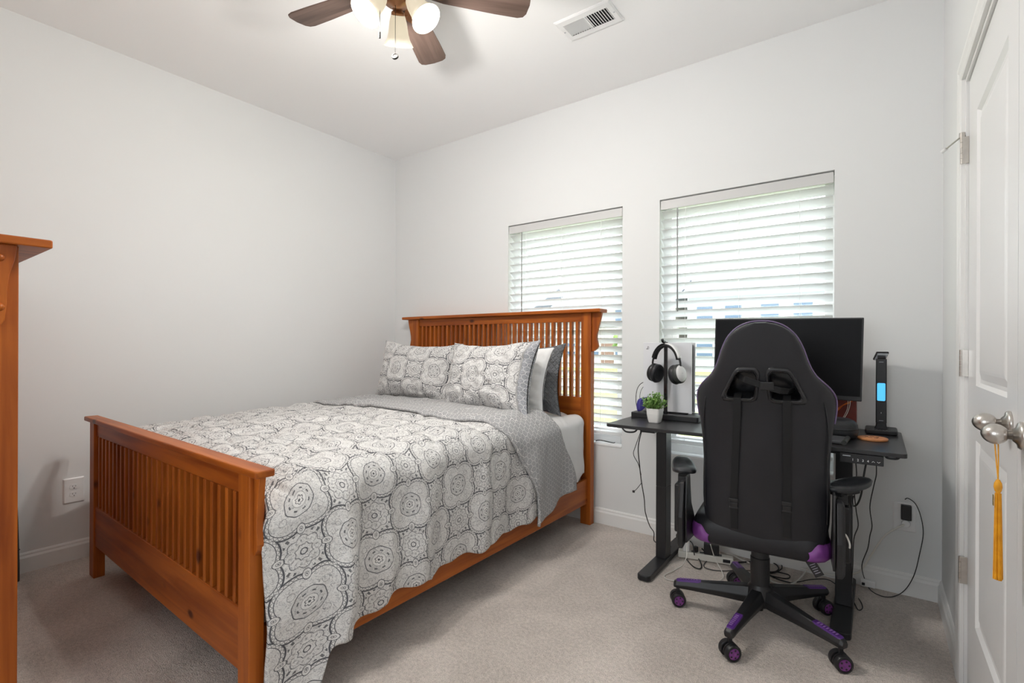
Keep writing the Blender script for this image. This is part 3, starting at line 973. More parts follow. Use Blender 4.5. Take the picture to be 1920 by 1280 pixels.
duv = empty('duvet', (CX, 1.6, .6), 'white duvet printed with dark grey medallions, spread over the bed', 'duvet')
g = MB()
g.grid(lambda u, v: cloth(u, v, .765, 2.30)[0], 250, 190, lambda u, v: (lambda c: (c[1] * 1.22 + 3, c[2] * 1.22))(cloth(u, v, .765, 2.30)))
g.build('duvet_cover', M_damask, duv, True, smooth=True, solid=.012, fix=False)


def cy0(u): return 1.86 + .03 * sin(u * 9) + .27 * sm(.70, 1.0, u)
def cy1(u): return 2.33 + .20 * sm(.74, 1.0, u)
def hem_c(Y): return .205 + .10 * sm(2.0, 2.55, Y)


def cuffpt(u, v):
    p, q, Y = cloth(u, v, cy0, cy1, off=.026, left=.34, hemf=hem_c)
    # rolled leading edge
    e = sm(.05, 0, v)
    p.z -= e * .012
    if p.x > CX: p.x -= e * .008
    return p, q, Y


g = MB()
g.grid(lambda u, v: cuffpt(u, v)[0], 210, 60, lambda u, v: (lambda c: (c[1], c[2]))(cuffpt(u, v)))
g.build('folded_cuff', M_cuff, duv, True, smooth=True, solid=.016, fix=False)
pp = MB()
pp.tube([cuffpt(u / 60, 0.0)[0] + Vector((0, 0, -.002)) for u in range(61)], .0085, 8, 2)
pp.build('cuff_edge', M_cuff, duv, True, smooth=True)
for o_ in duv.children:
    if o_.name.startswith('cuff_edge'):
        o_.data.uv_layers.new(name='UVMap')
        for lp in o_.data.loops:
            c_ = o_.data.vertices[lp.vertex_index].co; o_.data.uv_layers[0].data[lp.index].uv = (c_.x * 1.0, c_.z + c_.y)

sh = MB()
sh.grid(lambda u, v: cloth(u, v, 1.95, 2.775, off=-.030, left=.3, hemf=lambda Y: .365 + .02 * sin(Y * 30) - .03 * sm(2.6, 2.7, Y), fold=.75)[0] + Vector((0, 0, -.012)), 150, 70)
tag(sh.build('bed_sheet', M_sheet, smooth=True, solid=.004, fix=False), 'white bed sheet hanging out between the duvet cuff and the headboard', 'sheet')


def pillow(name, label, c, w, h, t, m, rot, uvk=0, flange=0, strip=None, seed=0, group='pillows'):
    """c = centre; local x = width, z = height, y = thickness"""
    M = Matrix.Translation(c) @ Matrix.Rotation(rot[2], 4, 'Z') @ Matrix.Rotation(rot[0], 4, 'X') @ Matrix.Rotation(rot[1], 4, 'Y')
    mb = MB()
    for s in (-1, 1):
        def f(u, v):
            a = 2 * u - 1; b = 2 * v - 1
            ea = max(0, 1 - abs(a) ** 2.6); eb = max(0, 1 - abs(b) ** 2.6)
            th = t / 2 * (ea ** .62) * (eb ** .62) + .004
            x = w / 2 * a * (1 - .11 * (1 - b * b) * abs(a)) ; z = h / 2 * b * (1 - .15 * (1 - a * a) * abs(b)) + h * .02 * nz(a * 2.3 + seed, 0, b) * abs(b)
            wr_ = .014 * nz(a * 2.2 + seed, b * 2.2, seed) + .009 * nz(a * 6 + seed, b * 5, 3)
            cr_ = (1 - min(1, abs(nz(a * 3.2 + seed, b * 4.5, 9)) * 5)) * .009
            y = s * (th + (wr_ - cr_) * min(1, ea * eb * 4))
            return M @ Vector((x, y, z))
        def uvf(u, v):
            a = (u - .5) * w; b = (v - .5) * h
            if strip and a > strip: return (a - 9.99, b)
            return (a * 1.1 + 3.07 + seed * .1, b * 1.1 + seed * .13)
        mb.grid(f, 60, 44, uvf)
    o = mb.build(name, m, smooth=True, fix=False)
    bm = bmesh.new(); bm.from_mesh(o.data)
    bmesh.ops.remove_doubles(bm, verts=[v for v in bm.verts], dist=.0004)
    bmesh.ops.recalc_face_normals(bm, faces=bm.faces); bm.to_mesh(o.data); bm.free()
    for p_ in o.data.polygons: p_.use_smooth = True
    return tag(o, label, 'pillow', group)


pillow('pillow', 'medallion print pillow nearer the left wall, leaning on the headboard', (-2.635, 2.45, .935), .72, .445, .25, M_damask, (R(-14), R(2), R(6)), seed=1.3)
pillow('pillow', 'medallion print pillow with a grey lattice side strip, right of its twin', (-1.825, 2.255, .940), .67, .445, .25, M_damask, (R(-17), R(-1.5), R(-3)), strip=.298, seed=4.1)
pillow('pillow', 'plain white pillow squeezed behind the right medallion pillow', (-1.865, 2.425, .915), .71, .43, .18, M_sheet, (R(-12), R(1), R(0)), seed=7)
pillow('pillow', 'dark grey quilted pillow hardest against the headboard slats', (-1.90, 2.615, .915), .74, .44, .15, M_quilt, (R(-10), R(-1.5), R(0)), seed=9)

# ------------------------------------------------------------------ pine cabinet at the left edge
cab = empty('cabinet', (-2.7, 0, 0), 'tall orange pine cabinet with overhanging top cut off by the left edge', 'cabinet')
cx1, cyf, cyb = -2.055, .324, -.335
box('side_panel', (cx1 - .02, cyb + .06, .08), (cx1 - .008, cyf - .06, 1.40), WZ, cab)
box('side_panel', (-3.3, cyb + .06, .08), (-3.288, cyf - .06, 1.40), WZ, cab)
for X in (cx1 - .045, -3.31):
    for yy in (cyf - .060, cyb):
        box('post', (X, yy, 0), (X + .045, yy + .060, 1.415), WZ, cab, bevel=.003)
box('cabinet_top', (-3.37, cyb, 1.415), (cx1 + .040, cyf + .068, 1.440), WY, cab, bevel=.004)
box('back_panel', (-3.26, cyb + .01, .08), (cx1 - .045, cyb + .02, 1.41), WZ, cab)
for k in range(2):
    xa = -3.262 + k * .583
    dr_ = box('cabinet_door', (xa, cyf - .030, .12), (xa + .578, cyf - .010, 1.38), WZ, cab)
    MB().lathe([(0, 0), (.008, 0), (.006, .012), (.016, .022), (.012, .03), (0, .032)], 16, Matrix.Translation((xa + (.53 if k == 0 else .05), cyf - .010, .8)) @ Matrix.Rotation(R(-90), 4, 'X'), cap=False).build('knob', WY, dr_, True, smooth=True)
box('bottom_board', (-3.26, cyb + .02, .06), (cx1 - .045, cyf - .03, .085), WX, cab)
# corbel on the side face, with pegs
cb = MB()
pr = [(0, 0), (.0, .235), (.052, .235), (.046, .19), (.036, .15), (.031, .11), (.030, .06), (.026, .015), (.018, 0)]
cb.loops([[(xx, cyf - .058 + y_, 1.415 - .235 + z_) for y_, z_ in pr] for xx in (cx1, cx1 + .020)])
cbo = cb.build('corbel', WZ, cab, True, bevel=.002)
for zz in (1.375, 1.232):
    MB().lathe([(0, .010), (.006, .009), (.010, .004), (.011, 0), (0, 0)], 16, Matrix.Translation((cx1 + .0195, cyf - .043, zz)) @ Matrix.Rotation(R(90), 4, 'Y'), cap=False).build('wooden_peg', WZ, cbo, True, smooth=True)

# dark panel leaning on the left wall behind the cabinet
lean = empty('folded_stand', (-3.31, .50, 0), 'dark grey slab leaning on the left wall behind the cabinet', 'folded item')
M_dgrey = mat('dark_grey_plastic', (.035, .038, .036), .45)
MB().loops([[(-3.372 + dx + ex, .345, z), (-3.372 + dx + ex, .522, z), (-3.385 + dx, .522, z), (-3.385 + dx, .345, z)] for z, dx, ex in ((.004, .09, .022), (.09, .088, .022), (.30, .050, .020), (.55, .004, .014))]).build('slab', M_dgrey, lean, True, bevel=.004)
box('slab_seam', (-3.30, .340, .150), (-3.268, .524, .154), M_black, lean)

# ------------------------------------------------------------------ desk
DX0, DX1, DYF, DYB_, DZT = -1.092, .092, 2.286, 2.872, .740
desk = empty('standing_desk', ((DX0 + DX1) / 2, 2.58, 0), 'black standing desk with two column legs below the right window', 'desk')
MB().prism(rrect(DX1 - DX0, DYB_ - DYF, .014, 4, (DX0 + DX1) / 2, (DYF + DYB_) / 2), DZT - .016, DZT).build('desk_top', M_desk, desk, True, bevel=.002)
for (x0, x1) in ((-.925, -.872), (-.140, -.080)):
    lg = box('leg_column', (x0, 2.535, .030), (x1, 2.615, .40), M_metal, desk, bevel=.003)
    box('leg_inner_column', (x0 + .006, 2.541, .40), (x1 - .006, 2.609, .700), M_metal, lg, bevel=.002) if False else box('leg_sleeve', (x0, 2.535, .40), (x1, 2.615, .724), M_metal, desk, bevel=.003)
    f = MB().prism(rrect(x1 - x0 + .012, .585, .02, 5, (x0 + x1) / 2, 2.583), .004, .030); f.build('foot', M_metal, desk, True, bevel=.004)
    box('top_bracket', (x0 - .01, 2.34, .706), (x1 + .01, 2.82, .7235), M_metal, desk)
box('crossbar', (-.90, 2.55, .680), (-.10, 2.60, .706), M_metal, desk)
hk = MB().tube([at(1166, 801, Y=2.30), at(1172, 808, Y=2.30), at(1180, 810, Y=2.30), at(1190, 809, Y=2.30), at(1196, 803, Y=2.30)], .004, 8)
hk.build('headphone_hook', M_black, desk, True, smooth=True)
hk = MB().tube([(.028, 2.31, .724), (.035, 2.305, .717), (.06, 2.305, .717), (.070, 2.31, .724)], .004, 8)
hk.build('headphone_hook', M_black, desk, True, smooth=True)
kp = MB().box((-.112, 2.282, .687), (.023, 2.312, .7225)).build('height_control', M_black, desk, True, bevel=.002)
box('led_window', (-.103, 2.2805, .712), (-.078, 2.2825, .7155), M_silver, kp, bevel=0)
Mt = Matrix.Translation((0, 2.2812, .698)) @ Matrix.Rotation(R(90), 4, 'X')
for ch_, xx in (('1', -.071), ('2', -.055), ('3', -.0395), ('4', -.024)):
    text_mesh(ch_, .0125, .0004, Matrix.Translation((xx, 2.2812, .7005)) @ Matrix.Rotation(R(90), 4, 'X')).build('key_symbol', M_printw, kp, True)
for s, xx in ((1, -.008), (-1, .008)):
    MB().tube([(xx - .0045, 2.2812, .7005 - s * .002), (xx, 2.2812, .7005 + s * .002), (xx + .0045, 2.2812, .7005 - s * .002)], .0008, 4, 1).build('key_symbol', M_printw, kp, True)

# monitor
M_ = Matrix.Translation((-.352, 2.615, 1.079)) @ Matrix.Rotation(R(1.1), 4, 'Y') @ Matrix.Rotation(R(-1.5), 4, 'X')
mon = empty('monitor', (-.36, 2.66, DZT), 'large black computer monitor standing on the desk behind the chair', 'monitor')
w2, h2 = .305, .181
mb = MB(); mb.box((-w2, 0, -h2), (w2, .022, h2), M_); mb.box((-.16, .022, -.10), (.16, .05, .10), M_)
mb.build('monitor_case', M_black, mon, True, bevel=.003)
mb = MB(); mb.box((-w2 + .006, -.0015, -h2 + .020), (w2 - .006, .0005, h2 - .006), M_); mb.build('screen', M_screen, mon, True)
mb = MB(); mb.cyl(M_ @ Vector((.19, -.002, -h2 + .010)), M_ @ Vector((.19, .001, -h2 + .010)), .0022, 10); mb.build('power_light', M_silver, mon, True)
MB().box((-.39, 2.665, .80), (-.33, 2.685, 1.05)).build('stand_neck', M_black, mon, True, bevel=.003)
MB().prism(rrect(.20, .19, .02, 5, -.375, 2.655), DZT, DZT + .012).build('stand_foot', M_black, mon, True, bevel=.003)
box('neck_base', (-.385, 2.66, DZT + .012), (-.335, 2.69, .80), M_black, mon)

# red printed box behind the monitor
rb = empty('red_box', (-.19, 2.79, DZT), 'dark red box with orange line artwork standing behind the monitor', 'box')
M_red = noisy('dark_red_card', (.20, .028, .018), (.15, .022, .016), 12, .5)
box('box_body', (-.34, 2.755, DZT), (-.073, 2.84, .985), M_red, rb)
sw = MB()
for k in range(6):
    y_ = 2.7535; x0 = -.150 + k * .006
    sw.tube([(x0 - .02, y_, .805 + k * .006), (x0 + .005, y_, .842 + k * .005), (x0 + .035, y_, .862 + k * .004), (x0 + .052 - k * .004, y_, .868 + k * .004)], .0011, 5)
sw.build('line_artwork', mat('orange_print', (.75, .17, .03), .5), rb, True)
wc = MB().tube([(-.100, 2.745, .905), (-.096, 2.742, .87), (-.105, 2.738, .83), (-.120, 2.73, .80), (-.15, 2.72, .765), (-.19, 2.71, .7425)], .0016, 6).tube([(-.106, 2.745, .905), (-.104, 2.742, .86), (-.115, 2.738, .82), (-.14, 2.73, .78), (-.20, 2.72, .7425)], .0013, 6)
tag(wc.build('monitor_cable', M_cordw, smooth=True), 'thin white cables dropping from the monitor in front of the red box', 'cable')

# rounded black case
bc = MB()
Mc = Matrix.Translation((-.162, 2.565, DZT + .002)) @ Matrix.Rotation(R(8), 4, 'Z')
for_rings = []
for z, k in ((0, .86), (.006, .96), (.025, 1), (.055, .98), (.068, .90), (.076, .74), (.079, .5)):
    for_rings.append([(x * k, y * k, z) for x, y in rrect(.20, .16, .06, 8)])
case = empty('headset_case', (-.18, 2.565, DZT), 'rounded black zip case on the desk below the monitor corner', 'case')
MB().loops(for_rings, True, Mc).build('case_shell', noisy('black_case', (.016, .018, .022), None, rough=.45, bump=.3, bscale=300), case, True, smooth=True)
MB().tube([Mc @ Vector((x * 1.003, y * 1.003, .038)) for x, y in rrect(.20, .16, .06, 8)], .0022, 6, 1, True).build('zip', M_black, case, True)

# grey handheld device
dv = empty('tablet_device', (-.15, 2.42, DZT), 'slim grey device with a rounded hinge lying on the desk beside the chair', 'tablet')
Md = Matrix.Translation((-.15, 2.425, DZT)) @ Matrix.Rotation(R(-3), 4, 'Z')
M_dev = mat('grey_device', (.10, .105, .115), .35, .3)
MB().box((-.12, -.07, .002), (.050, .062, .016), Md).build('device_body', M_dev, dv, True, bevel=.004)
MB().cyl(Md @ Vector((.052, -.074, .010)), Md @ Vector((.052, .062, .010)), .0095, 18).build('hinge_tube', M_dgrey, dv, True)
box('underside', (-.26, 2.362, DZT), (-.098, 2.48, DZT + .003), M_black, dv)

# wooden coaster
cs = MB().lathe([(0, 0), (.050, 0), (.053, .003), (.053, .008), (.050, .0105), (0, .0105)], 48, Matrix.Translation((-.012, 2.566, DZT)), cap=False)
cso = tag(cs.build('coaster', noisy('light_wood', (.62, .26, .10), (.50, .20, .075), 30, .5), smooth=False), 'round light brown wooden coaster on the desk before the lamp', 'coaster')
shade_auto(cso)
mk = MB()
for k in range(5):
    a = k * 1.25; mk.tube([(-.012 + .018 * cos(a), 2.566 + .018 * sin(a), DZT + .0108), (-.012 + .024 * cos(a + .5), 2.566 + .024 * sin(a + .5), DZT + .0108), (-.012 + .016 * cos(a + .9), 2.566 + .016 * sin(a + .9), DZT + .0108)], .0012, 4)
mk.build('burnt_mark', mat('burnt_wood', (.12, .05, .03), .6), cso, True)

# desk lamp with lit display
dl = empty('desk_lamp', (.017, 2.80, DZT), 'slim black folding desk lamp with a glowing cyan display', 'desk lamp')
MB().loops([[(x, y, z) for x, y in rrect(.118 - i_, .150 - i_, .012, 5, .018, 2.80)] for z, i_ in ((DZT, .012), (DZT + .006, .002), (DZT + .016, 0), (DZT + .020, .006))]).build('lamp_base', M_black, dl, True)
MB().loops([[(x, y, z) for x, y in rrect(a_, .020, .006, 4, .018, 2.80)] for z, a_ in ((DZT + .020, .052), (DZT + .032, .040), (DZT + .045, .038))]).build('lamp_hinge', M_black, dl, True)
colz0, colz1 = DZT + .045, 1.074
MB().loops([[(x, y, z) for x, y in rrect(.040, .014, .004, 4, .018, 2.80)] for z in (colz0, colz1)]).build('lamp_arm', M_black, dl, True, bevel=.001)
M_disp = emis('cyan_display', (.07, .42, .78), 1.1, (.05, .3, .5))
MB().loops([[(.018 + x, yy, .925 + z) for x, z in rrect(.030, .080, .005, 4)] for yy in (2.7925, 2.7915)]).build('display', M_disp, dl, True)
for z in (colz1 - .015, colz0 + .010): box('seam', (.010, 2.7922, z), (.026, 2.7932, z + .0015), M_silver, dl, bevel=0)
box('touch_mark', (.0172, 2.7920, .828), (.0188, 2.7931, .834), M_printw, dl, bevel=0)
Mh = Matrix.Translation((.022, 2.80, 1.085)) @ Matrix.Rotation(R(12), 4, 'Z') @ Matrix.Rotation(R(-28), 4, 'X')
hd = MB().box((-.024, -.012, .010), (.024, .060, .020), Mh).build('lamp_head', M_black, dl, True, bevel=.004)
MB().box((-.020, -.010, .0065), (.020, .054, .0100), Mh).build('led_strip', mat('led_diffuser', (.7, .75, .8), .2), hd, True, bevel=.001)
MB().cyl((.004, 2.80, 1.080), (.034, 2.80, 1.080), .008, 14).build('head_hinge', M_black, dl, True)
for k in range(5): box('touch_button', (-.012 + k * .012, 2.742, DZT + .0198), (-.008 + k * .012, 2.746, DZT + .0204), M_silver, dl, bevel=0)

# ------------------------------------------------------------------ console, stand, headset, controller
st = empty('console_stand', (-.93, 2.68, DZT), 'black console dock with a tall headset post on the desk', 'stand')
base_c = (at(1193, 790, Z=DZT))
MB().prism(rrect(.36, .17, .012, 4, -.905, 2.665), DZT, DZT + .028).build('dock_base', M_black, st, True, bevel=.003)
MB().box((-.955, 2.652, DZT + .028), (-.800, 2.672, DZT + .036)).build('dock_lip', M_gloss, st, True, bevel=.002)
PX, PYp = -.903, 2.615
MB().box((PX - .009, PYp - .006, DZT + .028), (PX + .009, PYp + .006, 1.150)).build('headset_post', M_gloss, st, True, bevel=.002)
MB().tube([(PX, PYp + .002, 1.140), (PX, PYp - .02, 1.150), (PX, PYp - .045, 1.152), (PX, PYp - .055, 1.162)], .0075, 10).build('headset_hook', M_gloss, st, True, smooth=True)

con = empty('game_console', (-.91, 2.72, DZT), 'tall white game console standing upright in the black dock', 'game console')
Mk = Matrix.Translation((-.923, 2.725, DZT + .028 + .19)) @ Matrix.Rotation(R(3), 4, 'Z')
def plate(y0, y1, bow):
    mb = MB()
    def f(u, v):
        x = -.130 + .260 * u; z = -.188 + .375 * v
        return Vector((x, y0 - bow * (1 - (2 * u - 1) ** 2) * .5, z))
    rings = []
    n = 16
    for z, k in ((-.19, 1), (-.185, 1.004), (0, 1.0), (.185, 1.004), (.19, 1)):
        fr_ = [(-.131 * k + .262 * k * j / n, y0 - bow * (1 - (2 * j / n - 1) ** 2), z) for j in range(n + 1)]
        bk_ = [(-.131 * k + .262 * k * j / n, y1, z) for j in range(n, -1, -1)]
        rings.append(fr_ + bk_)
    return mb.loops(rings, True, Mk)
plate(-.040, -.030, .006).build('side_plate', M_console, con, True, bevel=.0015)
plate(.040, .030, -.006).build('side_plate', M_console, con, True, bevel=.0015)
MB().box((-.122, -.030, -.185), (.122, .030, .180), Mk).build('console_core', M_gloss, con, True, bevel=.004)
# emblem on the plate: an upright letter P over a lying S
def emb():
    mb = MB(); Me = Mk @ Matrix.Translation((-.103, -.0418, .160)) @ Matrix.Rotation(R(90), 4, 'X')
    t = .0009
    mb.box((-.0030, -.0085, -t), (-.0006, .0090, t), Me)
    mb.tube([Me @ Vector(p) for p in ((-.001, .0085, 0), (.004, .0070, 0), (.0055, .0035, 0), (.0035, .0008, 0), (.0012, .0015, 0))], .0012, 5, 4)
    mb.tube([Me @ Vector(p) for p in ((-.0035, -.0015, 0), (-.009, -.0040, 0), (-.0105, -.0065, 0), (-.006, -.0070, 0), (-.0032, -.0058, 0))], .0011, 5, 4)
    mb.tube([Me @ Vector(p) for p in ((.001, -.0070, 0), (.006, -.0052, 0), (.0095, -.0035, 0), (.0085, -.0015, 0), (.0040, -.0018, 0), (.001, -.0030, 0))], .0011, 5, 4)
    mb.build('emblem', M_black, con, True)
emb()

# headset hanging from the post
hs = empty('headset', (PX, PYp - .04, .92), 'black and white gaming headset hanging on the dock post', 'headset')
hc = Vector((PX + .012, PYp - .030, 1.040))
axx = Vector((cos(R(22)), -sin(R(22)) * 1, 0)).normalized()      # across the ears, right ear nearer
def hp(a, r=.085, k=1.12, off=0): return hc + axx * (r * cos(a)) + Vector((0, off, r * k * sin(a)))
def band(a0, a1, r, w_, t_, n=22):
    mb = MB(); nrm = Vector((0, 0, 1)).cross(axx).normalized(); rings = []
    for i in range(n + 1):
        a = R(a0 + (a1 - a0) * i / n); c0 = hp(a, r); d = (hp(a, r) - hc).normalized()
        rings.append([c0 + d * t_ * x + nrm * w_ * y for x, y in ((-.5, -.8), (.1, -1), (.5, -.7), (.6, 0), (.5, .7), (.1, 1), (-.5, .8))])
    return mb.loops(rings)
band(12, 168, .080, .014, .010).build('head_cushion', M_fabricblk, hs, True, smooth=True)
band(15, 90, .090, .013, .007).build('outer_band', M_white, hs, True, smooth=True)
band(90, 165, .090, .013, .007).build('outer_band', M_black, hs, True, smooth=True)
for s in (-1, 1):
    ec = hc + axx * (s * .076) + Vector((0, 0, -.055))
    MB().tube([hp(R(18 if s > 0 else 162), .088), hc + axx * (s * .092) + Vector((0, 0, 0)), ec + axx * (s * .012) + Vector((0, 0, .02))], .0055, 8).build('yoke', M_black, hs, True, smooth=True)
    tiltm = Matrix.Rotation(R(-8 * s), 4, 'Y')
    Q = Matrix.Translation(ec) @ Matrix.Scale(1.12, 4) @ (axx * s).to_track_quat('Z', 'Y').to_matrix().to_4x4() @ Matrix.Rotation(R(-12), 4, 'X')
    def ear(prof, name, m, sc2=(1, 1.0)):
        mb = MB(); mb.loops([[(r * cos(2 * pi * j / 28), 1.15 * r * sin(2 * pi * j / 28), z) for j in range(28)] for r, z in prof], False, Q); return mb.build(name, m, hs, True, smooth=True)
    ear([(.001, -.014), (.020, -.014), (.026, -.024), (.036, -.026), (.040, -.016), (.038, -.004), (.036, 0)], 'ear_cushion', M_leather)
    cupm = M_black if s < 0 else M_dgrey
    ear([(.036, -.002), (.039, .004), (.038, .014), (.034, .020)], 'ear_cup', cupm)
    ear([(.034, .018), (.030, .024), (.020, .027), (.001, .028)], 'ear_cap', M_white if s > 0 else M_dgrey)

# controller on the dock
gc = empty('game_controller', (-1.035, 2.66, DZT + .028), 'purple and black game controller parked on the dock left end', 'game controller')
M_pc = mat('purple_shell', (.035, .028, .22), .4)
mb = MB()
Mg = Matrix.Translation((-1.025, 2.665, DZT + .070)) @ Matrix.Rotation(R(62), 4, 'Z') @ Matrix.Rotation(R(78), 4, 'X')
pts = [(-.052, .030), (-.030, .036), (.030, .036), (.052, .030), (.066, .006), (.072, -.022), (.068, -.040), (.056, -.043), (.044, -.026), (.030, -.012), (-.030, -.012), (-.044, -.026), (-.056, -.043), (-.068, -.040), (-.072, -.022), (-.066, .006)]
mb.loops([[(x * k, y * k, z) for x, y in pts] for z, k in ((-.020, .82), (-.012, .97), (0, 1), (.010, .97), (.017, .85))], True, Mg)
mb.build('controller_shell', M_pc, gc, True, smooth=False, sub=1)
mb = MB(); mb.prism([(-.024, .030), (.024, .030), (.022, -.010), (-.022, -.010)], .012, .019, Mg); mb.build('touchpad', M_black, gc, True, bevel=.002)
for s in (-1, 1):
    MB().cyl(Mg @ Vector((s * .020, -.012, .012)), Mg @ Vector((s * .020, -.012, .028)), .009, 16).build('thumbstick', M_black, gc, True, bevel=.002)
cc = MB().tube([(-1.042, 2.80, .93), (-1.10, 2.79, .915), (-1.125, 2.775, .88), (-1.128, 2.76, .82), (-1.115, 2.75, .765), (-1.09, 2.74, DZT + .004), (-1.06, 2.72, DZT + .004)], .0022, 6).tube([(-1.042, 2.80, .91), (-1.085, 2.79, .90), (-1.105, 2.77, .86), (-1.10, 2.75, .80), (-1.08, 2.70, DZT + .034)], .0016, 6)
tag(cc.build('console_cable', M_cord, smooth=True), 'black cables looping beside the left edge of the white console', 'cable')
c2 = MB().tube([(-.79, 2.76, .885), (-.76, 2.75, .90), (-.70, 2.74, .885), (-.62, 2.73, .85)], .0018, 6).tube([(-.79, 2.75, .87), (-.765, 2.74, .83), (-.755, 2.72, .78), (-.76, 2.70, DZT + .004)], .0012, 6)
tag(c2.build('console_cable', M_cord, smooth=True), 'thin black cable reaching from the console toward the monitor', 'cable')

# potted plant
pl = empty('potted_plant', (-.905, 2.482, DZT), 'small green plant in a white tapered pot on the desk', 'potted plant')
M_pot = mat('white_ceramic', (.78, .77, .75), .35)
pcx, pcy = -.908, 2.470
MB().loops([[(pcx + x, pcy + y, DZT + z) for x, y in rrect(a_, a_, a_ * .16, 4)] for z, a_ in ((0, .048), (.003, .052), (.02, .060), (.045, .067), (.072, .070), (.072, .063), (.060, .060))]).build('pot', M_pot, pl, True, bevel=.001)
MB().loops([[(pcx + x, pcy + y, DZT + .0605) for x, y in rrect(.060, .060, .01, 4)], [(pcx + x * .5, pcy + y * .5, DZT + .066) for x, y in rrect(.060, .060, .01, 4)]]).build('soil', mat('soil', (.05, .035, .02), .9), pl, True)
lf = MB(); stm = MB()
for k in range(120):
    a = random.uniform(0, 2 * pi); q = random.random() ** .6
    tipz = .120 + .045 * random.random() - .045 * q
    r_ = .064 * q
    p0 = Vector((pcx + .018 * q * cos(a), pcy + .018 * q * sin(a), DZT + .062)); p1 = Vector((pcx + r_ * .7 * cos(a), pcy + r_ * .7 * sin(a), DZT + .062 + (tipz - .062) * .6)); p2 = Vector((pcx + r_ * cos(a), pcy + r_ * sin(a), DZT + tipz))
    stm.tube([p0, p1, p2], .0006, 4, 2)
    for j in range(9):
        t = .25 + .75 * j / 8
        c_ = p0.lerp(p1, t * 2) if t < .5 else p1.lerp(p2, t * 2 - 1)
        Ml = Matrix.Translation(c_) @ Matrix.Rotation(random.uniform(0, 2 * pi), 4, 'Z') @ Matrix.Rotation(R(random.uniform(-70, 10)), 4, 'Y')
        s_ = random.uniform(.008, .013)
        lf.add([(0, 0, 0), (s_ * .55, s_ * .42, 0), (s_, 0, .0006), (s_ * .55, -s_ * .42, 0)], [(0, 1, 2, 3)], Ml)
lf.build('foliage', noisy('plant_leaves', (.13, .30, .06), (.30, .48, .13), 60, .6), pl, True, fix=False)
stm.build('stems', mat('plant_stem', (.22, .36, .10), .6), pl, True)

# small things on the window sill
sr = MB().tube([at(1117, 826, Y=2.935), at(1125, 825, Y=2.93), at(1140, 828, Y=2.925), at(1150, 830, Y=2.92), at(1153, 829, Y=2.93)], .0028, 8)
tag(sr.build('window_crank_cord', M_cord, smooth=True), 'thin curved black cord lying on the white window sill by the bed', 'cord')

# ------------------------------------------------------------------ floor cables and power strip
ps = empty('power_strip', (-.76, 2.78, 0), 'white power strip on the carpet under the desk', 'power strip')
Mp = Matrix.Translation((-.724, 2.718, .004)) @ Matrix.Rotation(R(14), 4, 'Z')
MB().box((-.135, -.024, 0), (.135, .024, .034), Mp).build('strip_body', mat('ivory_plastic', (.74, .72, .66), .4), ps, True, bevel=.005)
sk = MB()
for k in range(5): sk.box((-.10 + k * .042 - .012, -.012, .034), (-.10 + k * .042 + .012, .012, .0348), Mp)
sk.build('sockets', M_dgrey, ps, True)
MB().box((.085, -.0255, .010), (.120, -.0235, .026), Mp).build('power_switch', M_black, ps, True)
for (x, wx, hz_, lab, m) in ((-.095, .034, .048, 'white charger plug at the left end of the power strip', M_white), (.030, .075, .055, 'black charger block plugged into the middle of the power strip', M_black)):
    a_ = MB().box((x - wx / 2, -.020, .035), (x + wx / 2, .020, .035 + hz_), Mp).build('charger', m, bevel=.004); tag(a_, lab, 'charger')
MB_ = MB().cyl(Mp @ Vector((-.048, 0, .035)), Mp @ Vector((-.048, 0, .062)), .013, 14).build('charger', M_black, bevel=.003); tag(MB_, 'small round black plug standing in the power strip', 'plug')


def fcord(name, label, pts, r, m, z=None):
    P = []
    for p in pts:
        if len(p) == 3: P.append(at(p[0], p[1], Z=p[2]))
        else: P.append(at(p[0], p[1], Z=.005))
    tag(MB().tube(P, r, 7).build(name, m, smooth=True), label, 'cord')


fcord('floor_cord', 'black cord looping from the power strip over the carpet', [(1302, 1040, .06), (1298, 1018, .07), (1285, 1013, .05), (1277, 1030, .015), (1285, 1045), (1299, 1061), (1312, 1066), (1315, 1058), (1306, 1040, .02), (1303, 1032, .05)], .0028, M_cord)
fcord('floor_cord', 'thick black cord running from the power strip behind the chair column', [(1316, 1028, .06), (1326, 1038, .03), (1340, 1050, .008), (1370, 1054), (1400, 1053), (1430, 1052), (1452, 1056), (1460, 1066), (1450, 1072), (1430, 1070)], .0034, M_cord)
fcord('floor_cord', 'thin black cord curled on the carpet left of the chair column', [(1372, 1046), (1345, 1048), (1325, 1052), (1320, 1062), (1335, 1068), (1360, 1070), (1385, 1068), (1410, 1070)], .0021, M_cord)
fcord('floor_cord', 'bundled black cord coiled on the carpet right of the chair column', [(1440, 1040, .02), (1460, 1052), (1466, 1064), (1452, 1074), (1436, 1074), (1450, 1080), (1470, 1084), (1480, 1083), (1478, 1077), (1455, 1072), (1440, 1076), (1460, 1086), (1482, 1092)], .0028, M_cord)
fcord('floor_cord', 'thin black cord trailing on the carpet to the right desk foot', [(1482, 1092), (1500, 1090), (1520, 1086), (1545, 1085), (1560, 1090), (1572, 1100)], .002, M_cord)
fcord('floor_cord', 'thick white cord bending on the carpet right of the chair column', [(1515, 1063, .03), (1510, 1072, .015), (1500, 1084), (1488, 1093), (1470, 1096), (1450, 1091), (1438, 1084)], .004, M_cordw)
fcord('floor_cord', 'white cord leaving the power strip toward the chair column', [(1360, 1037, .025), (1375, 1041, .015), (1390, 1049), (1405, 1055)], .004, M_cordw)
wl = MB()
